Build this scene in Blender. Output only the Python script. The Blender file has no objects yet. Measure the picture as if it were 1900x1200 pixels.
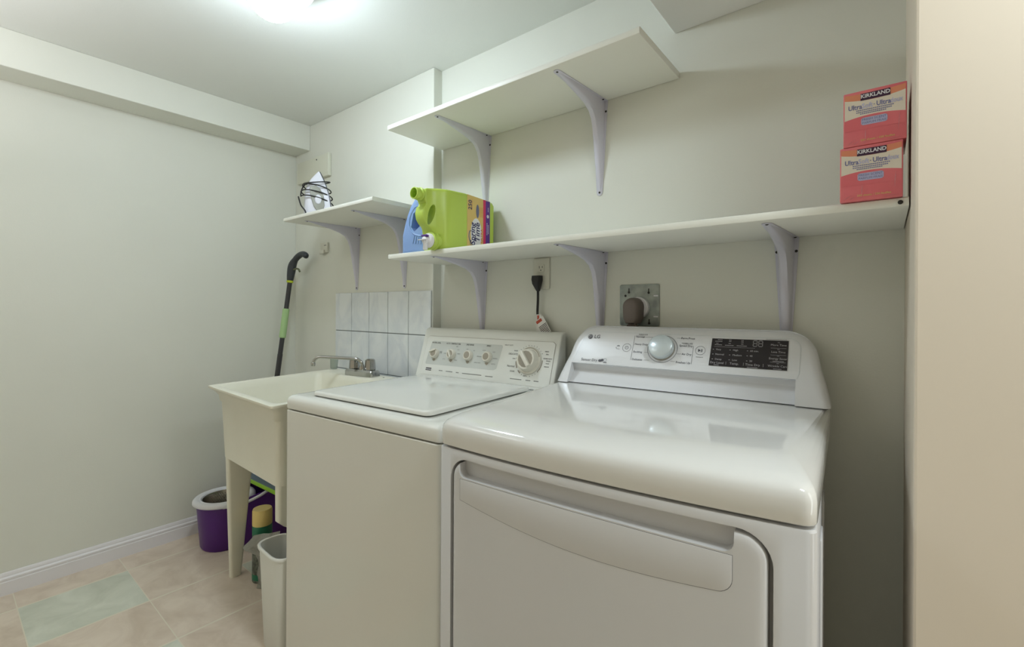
import bpy, bmesh, math, random
from mathutils import Vector, Matrix
R = math.radians
random.seed(7)
S = bpy.context.scene
C = S.collection

# ------------------------------------------------------------------ camera
cam = bpy.data.cameras.new('camera')
cam.sensor_width = 36.0
cam.lens = 861.668 / 1900 * 36
cam.shift_y = -(600 - 572.59) / 1900
cam.clip_start = 0.02
camo = bpy.data.objects.new('camera', cam)
C.objects.link(camo)
camo.matrix_world = (Matrix.Translation((0, 0, 1.16)) @ Matrix.Rotation(R(38.706), 4, 'Z')
                     @ Matrix.Rotation(R(90), 4, 'X') @ Matrix.Rotation(R(0.2814), 4, 'Z'))
S.camera = camo

# ------------------------------------------------------------------ world, exposure, lights
S.view_settings.view_transform = 'Standard'
S.view_settings.look = 'None'
S.view_settings.gamma = 1.0
S.view_settings.exposure = 0.2
S.view_settings.use_curve_mapping = False
w = bpy.data.worlds.new('world')
S.world = w
w.use_nodes = True
w.node_tree.nodes['Background'].inputs[0].default_value = (0.9, 0.95, 1.0, 1)
w.node_tree.nodes['Background'].inputs[1].default_value = 0.05

GLOBE_E = 68.0                      # radiance of the ceiling globe
GLOBE_C = (0.77, 0.895, 1.0)
HALL = (9.8, (0.87, 0.96, 1.0))     # hallway ceiling lamp right of the camera, watts and colour
SIDE = (4.5, (0.95, 1.0, 1.0))      # added fill from the right, out of view, brightening the left wall
UP = (10.0, (0.96, 0.95, 1.0))        # added upward fill, unseen, to lift the ceiling and bounce light


def area(name, loc, target, size, watts, colour):
    l = bpy.data.lights.new(name, 'AREA')
    l.shape = 'RECTANGLE'
    l.size, l.size_y = size
    l.energy = watts
    l.color = colour
    o = bpy.data.objects.new(name, l)
    C.objects.link(o)
    o.location = loc
    o.rotation_euler = (Vector(target) - Vector(loc)).to_track_quat('-Z', 'Y').to_euler()
    return o


area('hall_lamp', (0.52, 0.58, 2.14), (0.52, 0.581, 0.0), (0.3, 0.2), *HALL)
area('side_fill_light', (1.27, 0.74, 1.05), (-1.0, 0.78, 1.05), (0.36, 1.9), *SIDE)
area('fill_uplight', (-2.0, -0.5, 1.75), (-2.0, -0.49, 3.0), (0.4, 0.4), *UP)

# ------------------------------------------------------------------ materials


def lin(c):
    return tuple((x / 255 / 12.92 if x / 255 <= 0.04045 else ((x / 255 + 0.055) / 1.055) ** 2.4) for x in c)


def mat(name, rgb, rough=0.5, metal=0.0, coat=0.0, spec=0.5, noise=None, bump=None, emit=None, trans=0.0, alpha=1.0):
    m = bpy.data.materials.new(name)
    m.use_nodes = True
    nt = m.node_tree
    p = nt.nodes['Principled BSDF']
    col = (*lin(rgb), 1)
    p.inputs['Base Color'].default_value = col
    p.inputs['Roughness'].default_value = rough
    p.inputs['Metallic'].default_value = metal
    p.inputs['Coat Weight'].default_value = coat
    p.inputs['Specular IOR Level'].default_value = spec
    p.inputs['Transmission Weight'].default_value = trans
    p.inputs['Alpha'].default_value = alpha
    if emit:
        p.inputs['Emission Color'].default_value = (*emit[0], 1)
        p.inputs['Emission Strength'].default_value = emit[1]
    if noise or bump:
        tc = nt.nodes.new('ShaderNodeTexCoord')
        if noise:
            sc, rgb2, amt = noise
            n = nt.nodes.new('ShaderNodeTexNoise')
            n.inputs['Scale'].default_value = sc
            n.inputs['Detail'].default_value = 5
            nt.links.new(tc.outputs['Object'], n.inputs['Vector'])
            r = nt.nodes.new('ShaderNodeMapRange')
            r.inputs['From Min'].default_value = 0.4
            r.inputs['From Max'].default_value = 0.7
            r.inputs['To Max'].default_value = amt
            nt.links.new(n.outputs['Fac'], r.inputs['Value'])
            mx = nt.nodes.new('ShaderNodeMix')
            mx.data_type = 'RGBA'
            mx.inputs['A'].default_value = col
            mx.inputs['B'].default_value = (*lin(rgb2), 1)
            nt.links.new(r.outputs['Result'], mx.inputs['Factor'])
            nt.links.new(mx.outputs['Result'], p.inputs['Base Color'])
        if bump:
            sc, st = bump
            n2 = nt.nodes.new('ShaderNodeTexNoise')
            n2.inputs['Scale'].default_value = sc
            n2.inputs['Detail'].default_value = 3
            nt.links.new(tc.outputs['Object'], n2.inputs['Vector'])
            b = nt.nodes.new('ShaderNodeBump')
            b.inputs['Strength'].default_value = st
            b.inputs['Distance'].default_value = 0.002
            nt.links.new(n2.outputs['Fac'], b.inputs['Height'])
            nt.links.new(b.outputs['Normal'], p.inputs['Normal'])
    return m


M = {}
M['wall'] = mat('wall_paint', (228, 229, 218), 0.6, noise=(1.3, (224, 225, 214), 1.0), bump=(260, 0.12))
M['ceil'] = mat('ceiling_paint', (228, 230, 224), 0.85, bump=(180, 0.15))
M['trimw'] = mat('white_trim_paint', (232, 230, 232), 0.35)
M['shelf'] = mat('white_melamine', (238, 238, 228), 0.35)
M['bracket'] = mat('bracket_paint', (216, 215, 228), 0.28)
M['screw'] = mat('dark_screw', (60, 58, 55), 0.4, 0.8)
M['enamel'] = mat('washer_enamel', (228, 227, 218), 0.22, coat=0.3)
M['enamel_top'] = mat('washer_top_enamel', (236, 237, 231), 0.12, coat=0.5)
M['plastic_w'] = mat('washer_plastic', (232, 233, 226), 0.3)
M['lgw'] = mat('dryer_enamel_shaded', (215, 215, 216), 0.25, coat=0.2)  # same white as the top, darkened to put the front's shade into the colour
M['lgtop'] = mat('dryer_top_enamel', (233, 233, 230), 0.1, coat=0.6)
M['lgcon'] = mat('dryer_console_plastic', (233, 234, 236), 0.25)
M['lgtext'] = mat('grey_print', (88, 88, 96), 0.5)
M['lgknob'] = mat('satin_silver', (205, 214, 216), 0.28, 0.25)
M['display'] = mat('dark_display_glass', (38, 33, 38), 0.22)
M['disptext'] = mat('pale_print', (188, 186, 190), 0.5)
M['gap'] = mat('dark_gap', (50, 48, 46), 0.8)
M['knobc'] = mat('cream_knob', (226, 222, 208), 0.35)
M['knobt'] = mat('taupe_inset', (160, 152, 136), 0.5)
M['greyzone'] = mat('grey_panel_print', (205, 208, 202), 0.4)
M['darkprint'] = mat('dark_print', (70, 68, 64), 0.5)
M['blackp'] = mat('black_print', (28, 26, 26), 0.5)
M['tub'] = mat('tub_plastic', (240, 238, 222), 0.35, noise=(6, (234, 231, 213), 0.6))
M['chrome'] = mat('chrome', (176, 176, 174), 0.1, 1.0)
M['tumbler'] = mat('clear_plastic', (225, 232, 226), 0.05, trans=0.9)
M['purple'] = mat('purple_plastic', (82, 24, 124), 0.35)
M['bwhite'] = mat('white_plastic', (226, 226, 230), 0.35)
M['lime'] = mat('lime_plastic', (150, 200, 50), 0.4)
M['padgrey'] = mat('slate_pad', (96, 112, 124), 0.7)
M['steel'] = mat('stainless', (180, 176, 170), 0.25, 1.0)
M['dsteel'] = mat('perforations', (30, 28, 26), 0.7)
M['stgreen'] = mat('sticker_green', (110, 170, 60), 0.4, noise=(40, (40, 70, 60), 1.0))
M['stwhite'] = mat('sticker_pale', (210, 214, 190), 0.4)
M['moph'] = mat('charcoal_plastic', (52, 56, 60), 0.4)
M['mopp'] = mat('dark_pole', (62, 62, 64), 0.35, 0.2)
M['mopg'] = mat('pale_green_foam', (172, 206, 146), 0.6)
M['mopt'] = mat('olive_trigger', (104, 108, 78), 0.5)
M['mopy'] = mat('yellow_green_ring', (190, 205, 50), 0.4)
M['jug'] = mat('lime_jug', (190, 216, 92), 0.3, spec=0.5)
M['jugin'] = mat('jug_inside', (96, 176, 40), 0.5)
M['label'] = mat('tan_label', (226, 196, 118), 0.4)
M['labpurple'] = mat('label_purple', (88, 42, 140), 0.4)
M['labmag'] = mat('label_magenta', (214, 36, 96), 0.4)
M['labwhite'] = mat('label_white', (232, 232, 236), 0.4)
M['labnavy'] = mat('label_navy', (44, 40, 98), 0.4)
M['labred'] = mat('label_red', (206, 62, 50), 0.4)
M['labor'] = mat('label_orange', (224, 130, 60), 0.4)
M['labgrey'] = mat('label_slate', (110, 112, 140), 0.4)
M['blue'] = mat('blue_jug', (140, 172, 226), 0.3)
M['capw'] = mat('white_cap', (240, 240, 242), 0.35)
M['boxr'] = mat('red_carton', (235, 116, 126), 0.22, coat=0.3, noise=(14, (238, 134, 136), 0.7))
M['boxo'] = mat('orange_print', (238, 150, 116), 0.25, coat=0.3)
M['boxw'] = mat('cream_print', (240, 230, 214), 0.25, coat=0.3)
M['boxd'] = mat('dark_plum_print', (64, 34, 66), 0.3)
M['boxl'] = mat('lilac_print', (196, 196, 230), 0.3)
M['boxb'] = mat('slate_blue_print', (116, 120, 172), 0.3)
M['film'] = mat('shrink_film', (240, 240, 244), 0.08, trans=1.0)
M['ironw'] = mat('iron_white', (228, 228, 236), 0.25)
M['irong'] = mat('iron_grey', (158, 158, 148), 0.4)
M['cord'] = mat('black_rubber', (30, 30, 31), 0.5)
M['irons'] = mat('iron_soleplate', (120, 120, 126), 0.3, 0.9)
M['plate'] = mat('outlet_plate', (216, 214, 200), 0.4)
M['galv'] = mat('galvanised_steel', (168, 176, 172), 0.45, 0.55, noise=(30, (128, 136, 134), 0.9))
M['plug'] = mat('taupe_plug', (112, 102, 96), 0.55)
M['tagw'] = mat('tag_white', (232, 230, 224), 0.5)
M['tagr'] = mat('tag_red', (180, 70, 44), 0.5)
M['bin'] = mat('bin_plastic', (228, 229, 222), 0.4)
M['yellow'] = mat('canister_yellow', (236, 212, 136), 0.45)
M['cgreen'] = mat('canister_green', (36, 120, 90), 0.45)
M['cdark'] = mat('canister_dark', (66, 74, 68), 0.45, noise=(45, (130, 136, 124), 1.0))
M['bag'] = mat('grey_film', (176, 178, 168), 0.3, trans=0.35)
M['soffit'] = mat('soffit_paint_lit', (238, 237, 232), 0.7)  # lightened copy of the ceiling paint, standing in for weak bounce light
M['panelw'] = mat('panel_paint', (220, 220, 203), 0.5)
M['globe'] = mat('lit_frosted_glass', (250, 250, 250), 0.4, emit=(GLOBE_C, GLOBE_E))
M['hall'] = mat('wall_paint_warm_lit', (226, 214, 196), 0.7)  # warm light on these walls is mixed into the paint colour


def tile_splash_mat():
    m = mat('marbled_wall_tile', (218, 224, 228), 0.18)
    nt = m.node_tree
    p = nt.nodes['Principled BSDF']
    tc = nt.nodes.new('ShaderNodeTexCoord')
    n = nt.nodes.new('ShaderNodeTexNoise')
    n.inputs['Scale'].default_value = 7
    n.inputs['Detail'].default_value = 6
    n.inputs['Distortion'].default_value = 1.6
    mp = nt.nodes.new('ShaderNodeMapping')
    mp.inputs['Scale'].default_value = (1.1, 1, 0.8)
    nt.links.new(tc.outputs['Object'], mp.inputs['Vector'])
    nt.links.new(mp.outputs['Vector'], n.inputs['Vector'])
    r = nt.nodes.new('ShaderNodeValToRGB')
    r.color_ramp.elements[0].position = 0.3
    r.color_ramp.elements[0].color = (*lin((216, 222, 226)), 1)
    r.color_ramp.elements[1].position = 0.62
    r.color_ramp.elements[1].color = (*lin((234, 238, 238)), 1)
    nt.links.new(n.outputs['Fac'], r.inputs['Fac'])
    nt.links.new(r.outputs['Color'], p.inputs['Base Color'])
    return m


M['tile'] = tile_splash_mat()
M['grout'] = mat('dark_grout', (112, 116, 114), 0.8)


def floor_mat():
    m = mat('floor_tile', (180, 164, 146), 0.45)
    nt = m.node_tree
    L = nt.links.new
    p = nt.nodes['Principled BSDF']
    tc = nt.nodes.new('ShaderNodeTexCoord')
    sx = nt.nodes.new('ShaderNodeSeparateXYZ')
    L(tc.outputs['Object'], sx.inputs[0])

    def mth(op, a, b=None, c=None):
        n = nt.nodes.new('ShaderNodeMath')
        n.operation = op
        for i, v in enumerate((a, b, c)):
            if v is None:
                continue
            if isinstance(v, (int, float)):
                n.inputs[i].default_value = v
            else:
                L(v, n.inputs[i])
        return n.outputs[0]
    PX, PY = 0.3345, 0.3335
    gx = mth('DIVIDE', mth('ADD', sx.outputs['X'], 2.594), PX)
    gy = mth('DIVIDE', mth('ADD', sx.outputs['Y'], -0.207), PY)
    ix, iy = mth('FLOOR', gx), mth('FLOOR', gy)
    fx, fy = mth('SUBTRACT', gx, ix), mth('SUBTRACT', gy, iy)
    ex = mth('MINIMUM', fx, mth('SUBTRACT', 1.0, fx))
    ey = mth('MINIMUM', fy, mth('SUBTRACT', 1.0, fy))
    ns = nt.nodes.new('ShaderNodeTexNoise')
    ns.inputs['Scale'].default_value = 14
    L(tc.outputs['Object'], ns.inputs['Vector'])
    wob = mth('MULTIPLY_ADD', ns.outputs['Fac'], 0.010, 0.0075)
    wob2 = mth('MULTIPLY_ADD', ns.outputs['Fac'], 0.008, 0.001)
    grout = mth('MAXIMUM', mth('LESS_THAN', ex, wob), mth('LESS_THAN', ey, wob2))
    # pale green tiles: every second tile of every second row
    hy = mth('DIVIDE', iy, 2.0)
    even = mth('LESS_THAN', mth('FRACT', mth('ADD', hy, 0.01)), 0.3)
    ch = mth('LESS_THAN', mth('FRACT', mth('ADD', mth('DIVIDE', mth('ADD', ix, hy), 2.0), 0.01)), 0.2)
    mint = mth('MULTIPLY', even, ch)
    wn = nt.nodes.new('ShaderNodeTexWhiteNoise')
    cb = nt.nodes.new('ShaderNodeCombineXYZ')
    L(ix, cb.inputs[0])
    L(iy, cb.inputs[1])
    L(cb.outputs[0], wn.inputs['Vector'])
    n1 = nt.nodes.new('ShaderNodeTexNoise')
    n1.inputs['Scale'].default_value = 7
    n1.inputs['Detail'].default_value = 8
    n1.inputs['Roughness'].default_value = 0.62
    n1.inputs['Distortion'].default_value = 0.8
    off = nt.nodes.new('ShaderNodeVectorMath')
    off.operation = 'MULTIPLY_ADD'
    L(cb.outputs[0], off.inputs[0])
    off.inputs[1].default_value = (3.1, 7.7, 0)
    L(tc.outputs['Object'], off.inputs[2])
    L(off.outputs[0], n1.inputs['Vector'])

    def mix(f, a, b):
        x = nt.nodes.new('ShaderNodeMix')
        x.data_type = 'RGBA'
        for k, v in (('Factor', f), ('A', a), ('B', b)):
            if isinstance(v, tuple):
                x.inputs[k].default_value = (*lin(v), 1)
            elif isinstance(v, (int, float)):
                x.inputs[k].default_value = v
            else:
                L(v, x.inputs[k])
        return x.outputs['Result']
    mr = nt.nodes.new('ShaderNodeMapRange')
    mr.inputs['From Min'].default_value = 0.34
    mr.inputs['From Max'].default_value = 0.66
    L(n1.outputs['Fac'], mr.inputs['Value'])
    brown = mix(mr.outputs['Result'], (205, 189, 170), (230, 217, 200))
    brown = mix(mth('MULTIPLY', wn.outputs['Value'], 0.25), brown, (222, 203, 184))
    green = mix(mr.outputs['Result'], (200, 204, 187), (222, 225, 210))
    c = mix(mint, brown, green)
    c = mix(grout, c, (228, 221, 202))
    L(c, p.inputs['Base Color'])
    b = nt.nodes.new('ShaderNodeBump')
    b.inputs['Strength'].default_value = 0.35
    b.inputs['Distance'].default_value = 0.003
    L(mth('MULTIPLY_ADD', grout, -0.6, n1.outputs['Fac']), b.inputs['Height'])
    L(b.outputs['Normal'], p.inputs['Normal'])
    return m


M['floor'] = floor_mat()

# ------------------------------------------------------------------ mesh helpers


class B:
    """collects shapes and links them as one mesh object"""

    def __init__(s):
        s.bm = bmesh.new()

    def _merge(s, t, mx=None):
        if mx is not None:
            t.transform(mx)
        me = bpy.data.meshes.new('tmp')
        t.to_mesh(me)
        t.free()
        s.bm.from_mesh(me)
        bpy.data.meshes.remove(me)
        return s

    def box(s, x0, x1, y0, y1, z0, z1, bev=0.0, seg=2, mx=None):
        t = bmesh.new()
        v = [t.verts.new((x, y, z)) for z in (z0, z1) for y in (y0, y1) for x in (x0, x1)]
        for f in ((0, 2, 3, 1), (4, 5, 7, 6), (0, 1, 5, 4), (2, 6, 7, 3), (0, 4, 6, 2), (1, 3, 7, 5)):
            t.faces.new([v[i] for i in f])
        if bev:
            bmesh.ops.bevel(t, geom=t.edges[:], offset=bev, segments=seg, profile=0.5, affect='EDGES')
        return s._merge(t, mx)

    def rings(s, rings, cap0=True, cap1=True, closed=False, mx=None):
        t = bmesh.new()
        V = [[t.verts.new(p) for p in r] for r in rings]
        n = len(rings[0])
        m = len(V)
        for i in range(m if closed else m - 1):
            a, b = V[i], V[(i + 1) % m]
            for k in range(n):
                t.faces.new((a[k], a[(k + 1) % n], b[(k + 1) % n], b[k]))
        if not closed:
            if cap0:
                t.faces.new(V[0][::-1])
            if cap1:
                t.faces.new(V[-1])
        bmesh.ops.recalc_face_normals(t, faces=t.faces[:])
        return s._merge(t, mx)

    def prism(s, pts, t0, t1, axis='y', bev=0.0, seg=2, mx=None):
        """polygon pts (a,b) extruded along axis: y -> (a,t,b), x -> (t,a,b), z -> (a,b,t)"""
        f = {'y': lambda a, b, t: (a, t, b), 'x': lambda a, b, t: (t, a, b), 'z': lambda a, b, t: (a, b, t)}[axis]
        t = bmesh.new()
        A = [t.verts.new(f(a, b, t0)) for a, b in pts]
        Bv = [t.verts.new(f(a, b, t1)) for a, b in pts]
        n = len(pts)
        f0 = t.faces.new(A[::-1])
        f1 = t.faces.new(Bv)
        for k in range(n):
            t.faces.new((A[k], A[(k + 1) % n], Bv[(k + 1) % n], Bv[k]))
        bmesh.ops.recalc_face_normals(t, faces=t.faces[:])
        if bev:
            ed = set(f0.edges) | set(f1.edges)
            bmesh.ops.bevel(t, geom=list(ed), offset=bev, segments=seg, profile=0.5, affect='EDGES')
        return s._merge(t, mx)

    def lathe(s, prof, n=32, mx=None, cap=True):
        """profile of (r, z) turned about z"""
        rs = []
        for r, z in prof:
            r = max(r, 1e-5)
            rs.append([(r * math.cos(2 * math.pi * k / n), r * math.sin(2 * math.pi * k / n), z) for k in range(n)])
        return s.rings(rs, cap, cap, mx=mx)

    def tube(s, path, r, n=10, mx=None, cap=True):
        P = [Vector(p) for p in path]
        rad = r if isinstance(r, (list, tuple)) else [r] * len(P)
        T = []
        for i in range(len(P)):
            a = P[max(0, i - 1)]
            b = P[min(len(P) - 1, i + 1)]
            T.append((b - a).normalized())
        u = T[0].orthogonal().normalized()
        rs = []
        for i, p in enumerate(P):
            if i:
                q = T[i - 1].rotation_difference(T[i])
                u = q @ u
            u = (u - T[i] * u.dot(T[i])).normalized()
            v = T[i].cross(u)
            rs.append([p + (u * math.cos(2 * math.pi * k / n) + v * math.sin(2 * math.pi * k / n)) * rad[i] for k in range(n)])
        return s.rings(rs, cap, cap, mx=mx)

    def text(s, txt, size, mx, bold=0.0, align='CENTER', shear=0.0, xs=1.0):
        cu = bpy.data.curves.new('t', 'FONT')
        cu.body = txt
        cu.size = size
        cu.align_x = align
        cu.align_y = 'CENTER'
        cu.offset = bold * size
        cu.shear = shear
        cu.resolution_u = 2
        o = bpy.data.objects.new('t', cu)
        C.objects.link(o)
        me = bpy.data.meshes.new_from_object(o.evaluated_get(bpy.context.evaluated_depsgraph_get()))
        t = bmesh.new()
        t.from_mesh(me)
        bpy.data.objects.remove(o)
        bpy.data.curves.remove(cu)
        bpy.data.meshes.remove(me)
        return s._merge(t, mx @ Matrix.Diagonal((xs, 1, 1, 1)))

    def quad(s, x0, x1, y0, y1, mx, z=0.0, bow=None):
        t = bmesh.new()
        t.faces.new([t.verts.new(p) for p in ((x0, y0, z), (x1, y0, z), (x1, y1, z), (x0, y1, z))])
        return s._merge(t, mx)

    def poly(s, pts, mx, z=0.0):
        t = bmesh.new()
        t.faces.new([t.verts.new((a, b, z)) for a, b in pts])
        return s._merge(t, mx)

    def ring(s, cx, cy, r0, r1, mx, z=0.0, n=40, a0=0.0, a1=360.0):
        t = bmesh.new()
        full = abs(a1 - a0) >= 359.9
        m = n if full else n + 1
        A = []
        for k in range(m):
            a = R(a0 + (a1 - a0) * k / n)
            A.append((t.verts.new((cx + r0 * math.cos(a), cy + r0 * math.sin(a), z)),
                      t.verts.new((cx + r1 * math.cos(a), cy + r1 * math.sin(a), z))))
        for k in range(n):
            a, b = A[k], A[(k + 1) % m]
            t.faces.new((a[0], a[1], b[1], b[0]))
        return s._merge(t, mx)

    def disc(s, cx, cy, r, mx, z=0.0, n=32, sy=1.0):
        return s.poly([(cx + r * math.cos(2 * math.pi * k / n), cy + r * sy * math.sin(2 * math.pi * k / n)) for k in range(n)], mx, z)

    def map(s, fn):
        for v in s.bm.verts:
            v.co = fn(v.co)
        return s

    def build(s, name, m, parent=None, smooth=35, label=None, noz=False):
        me = bpy.data.meshes.new(name)
        s.bm.to_mesh(me)
        s.bm.free()
        me.materials.append(M[m] if isinstance(m, str) else m)
        if smooth:
            me.shade_smooth()
            me.set_sharp_from_angle(angle=R(smooth))
        o = bpy.data.objects.new(name, me)
        C.objects.link(o)
        if parent:
            o.parent = parent
        if label:
            o['label'] = label
        return o


def cut(o, cutters):
    """boolean difference, applied"""
    tmp = []
    for b in cutters:
        me = bpy.data.meshes.new('cut')
        b.bm.to_mesh(me)
        b.bm.free()
        c = bpy.data.objects.new('cut', me)
        C.objects.link(c)
        c.parent = o
        md = o.modifiers.new('b', 'BOOLEAN')
        md.operation = 'DIFFERENCE'
        md.solver = 'EXACT'
        md.object = c
        tmp.append(c)
    bpy.context.view_layer.update()
    dg = bpy.context.evaluated_depsgraph_get()
    me = bpy.data.meshes.new_from_object(o.evaluated_get(dg))
    o.modifiers.clear()
    for c in tmp:
        bpy.data.objects.remove(c)
    o.data = me
    me.shade_smooth()
    me.set_sharp_from_angle(angle=R(35))
    return o


def rrect(x0, x1, y0, y1, r, n=5):
    r = max(r, 1e-4)
    pts = []
    for cx, cy, a0 in ((x1 - r, y0 + r, -90), (x1 - r, y1 - r, 0), (x0 + r, y1 - r, 90), (x0 + r, y0 + r, 180)):
        for k in range(n + 1):
            a = R(a0 + 90 * k / n)
            pts.append((cx + r * math.cos(a), cy + r * math.sin(a)))
    return pts


def spline(pts, n=8):
    """Catmull-Rom through points"""
    P = [Vector(p) for p in pts]
    out = []
    for i in range(len(P) - 1):
        p0, p1, p2, p3 = P[max(0, i - 1)], P[i], P[i + 1], P[min(len(P) - 1, i + 2)]
        for k in range(n):
            t = k / n
            out.append(0.5 * ((2 * p1) + (-p0 + p2) * t + (2 * p0 - 5 * p1 + 4 * p2 - p3) * t * t + (-p0 + 3 * p1 - 3 * p2 + p3) * t ** 3))
    out.append(P[-1])
    return out


def thing(name, label, cat, loc=(0, 0, 0), rz=0.0, group=None):
    o = bpy.data.objects.new(name, None)
    o.empty_display_size = 0.05
    C.objects.link(o)
    o.location = loc
    o.rotation_euler = (0, 0, R(rz))
    o['label'] = label
    o['category'] = cat
    if group:
        o['group'] = group
    return o


def tag(o, label, cat, group=None):
    o['label'] = label
    o['category'] = cat
    if group:
        o['group'] = group
    return o


def struct(o):
    o['kind'] = 'structure'
    return o


def frame(o, xa, ya, off=0.0):
    """matrix with origin o, x along xa, y along ya, z the outward normal"""
    x = Vector(xa).normalized()
    y = Vector(ya)
    y = (y - x * x.dot(y)).normalized()
    z = x.cross(y)
    m = Matrix((x, y, z)).transposed().to_4x4()
    m.translation = Vector(o) + z * off
    return m


T = Matrix.Translation

# ------------------------------------------------------------------ room shell
XL, DL, DR, CE, XJ, XR, YW = -2.7600, 1.3625, 1.41, 2.21, -1.5334, 0.037, 0.965
YB, XE = -1.45, 1.3
struct(B().box(XL - 0.1, XE + 0.1, YB - 0.1, 1.6, -0.06, 0).build('floor', 'floor', smooth=0))
struct(B().box(XL - 0.1, XE + 0.1, YB - 0.1, 1.6, CE, CE + 0.06).build('ceiling', 'ceil', smooth=0))
struct(B().box(XL - 0.1, XL, YB - 0.1, 1.6, 0, CE).build('wall_left', 'wall', smooth=0))
struct(B().box(XL, XJ, DL, 1.6, 0, CE, 0.003).build('wall_chase', 'wall', smooth=0))
struct(B().box(XJ, XR, DR, 1.6, 0, CE).build('wall_back', 'wall', smooth=0))
struct(B().box(XR, XE, YW, 1.6, 0, CE, 0.004).build('wall_right', 'hall', smooth=0))
struct(B().box(XE, XE + 0.1, YB - 0.1, YW, 0, CE).build('wall_hall', 'hall', smooth=0))
struct(B().box(XL, XE, YB - 0.1, YB, 0, CE).build('wall_front', 'hall', smooth=0))
struct(B().box(XL, -2.592, YB, DL, 2.066, CE, 0.003).build('trim_1', 'wall', smooth=0))      # bulkhead
struct(B().box(-0.5, XR, 0.45, DR, 1.998, CE, 0.003).build('trim_2', 'soffit', smooth=0))      # soffit
bp = [(0, 0), (0.014, 0), (0.014, 0.052), (0.0115, 0.054), (0.0115, 0.058), (0.013, 0.060), (0.013, 0.066), (0.008, 0.072),
      (0.008, 0.076), (0.006, 0.084), (0.004, 0.088), (0, 0.088)]
struct(B().prism([(XL + a, b) for a, b in bp], YB, DL, 'y').build('baseboard_left', 'trimw', smooth=0))
struct(B().prism([(DL - a, b) for a, b in bp], XL + 0.015, XJ, 'x').build('baseboard_back', 'trimw', smooth=0))

# ------------------------------------------------------------------ ceiling light
t = thing('ceiling_light', 'round frosted glass ceiling light, lit, at the top edge of the photo', 'ceiling light', (-1.478, 0.655, CE))
B().lathe([(0.112, 0), (0.120, -0.050), (0.117, -0.055), (0.052, -0.040), (0.0, -0.040)], 48).build('light_base_shade', 'trimw', t)  # wide pan out of view, shaped to keep globe light off the ceiling
g = [(0.050, -0.016)] + [(0.075 * math.cos(a), -0.083 + 0.075 * math.sin(a)) for a in [R(52 - 142 * k / 14) for k in range(15)]]
B().lathe(g, 40).build('glass_globe', 'globe', t, label='lit white frosted glass globe')

# ------------------------------------------------------------------ tile backsplash
b = B()
for i in range(5):
    for j in range(3):
        x0 = -2.302 + i * 0.1530
        z1 = 1.2395 - j * 0.1985
        b.box(x0 + 0.0020, x0 + 0.1512, DL - 0.008, DL - 0.001, z1 - 0.1966, z1 - 0.0018, 0.0012, 1)
b = b.build('tile_backsplash', 'tile', smooth=0)
tag(b, 'pale grey marbled tile backsplash on the wall behind the laundry sink', 'backsplash')
B().box(-2.299, -1.5405, DL - 0.0045, DL, 0.648, 1.2365).build('grout', 'grout', b, smooth=0, label='grey grout between the tiles')

# ------------------------------------------------------------------ shelves


def bracket_at(parent, x, y, z):
    """pressed metal shelf bracket, corner at (x, y, z) = wall line under the board"""
    AL, LL = 0.276, 0.315
    b = B()
    hw = 0.029

    def strap(L, w0, w1):
        pts = [(-w0, 0), (w0, 0)]
        for k in range(9):
            a = R(-5 + 190 * k / 8)
            pts.append((w1 * math.cos(a), L - w1 + w1 * math.sin(a)))
        return pts
    arm = strap(AL, hw, 0.011)
    leg = strap(LL, hw, 0.011)
    b.prism([(a, -c) for a, c in arm], -0.0022, 0, 'z', 0.0006, 1)
    b.prism([(a, -c) for a, c in leg], -0.0022, 0, 'y', 0.0006, 1)
    # raised gusset: rings of a rounded-top channel following the inner curve
    ctrl = [(0.256, 0.002), (0.20, 0.0115), (0.14, 0.022), (0.095, 0.033), (0.066, 0.047), (0.049, 0.068), (0.038, 0.10),
            (0.029, 0.15), (0.019, 0.21), (0.010, 0.26), (0.002, 0.298)]
    base = [(0.256, 0), (0.20, 0), (0.14, 0), (0.08, 0), (0.03, 0), (0, 0), (0, 0.04), (0, 0.13), (0, 0.205), (0, 0.258), (0, 0.298)]
    wid = [0.006, 0.012, 0.0155, 0.0175, 0.018, 0.018, 0.0175, 0.016, 0.0135, 0.0105, 0.006]
    rs = []
    for (a, c), (a0, c0), w_ in zip(ctrl, base, wid):
        rs.append([(-w_, -a0, -c0), (-w_ * 0.72, -a0 + (a0 - a) * 0.82, -c0 + (c0 - c) * 0.82), (-w_ * 0.42, -a, -c), (w_ * 0.42, -a, -c),
                   (w_ * 0.72, -a0 + (a0 - a) * 0.82, -c0 + (c0 - c) * 0.82), (w_, -a0, -c0)])
    b.rings(rs)
    o = b.build('bracket', 'bracket', parent, smooth=50)
    o.location = (x, y, z)
    for (sx, sy, sz), ax in (((0, -0.265, -0.0022), 'z'), ((0.0225, -0.022, -0.0022), 'z'), ((-0.0225, -0.034, -0.0022), 'z'),
                             ((0.0225, -0.0022, -0.036), 'y'), ((-0.0225, -0.0022, -0.036), 'y'), ((0, -0.0022, -0.304), 'y')):
        r_ = Matrix.Rotation(R(180), 4, 'X') if ax == 'z' else Matrix.Rotation(R(90), 4, 'X')
        B().lathe([(0.0036, 0), (0.0036, 0.0008), (0.0022, 0.0018), (0, 0.002)], 10, T((sx, sy, sz)) @ r_).build('screw', 'screw', o)
    return o


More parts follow.
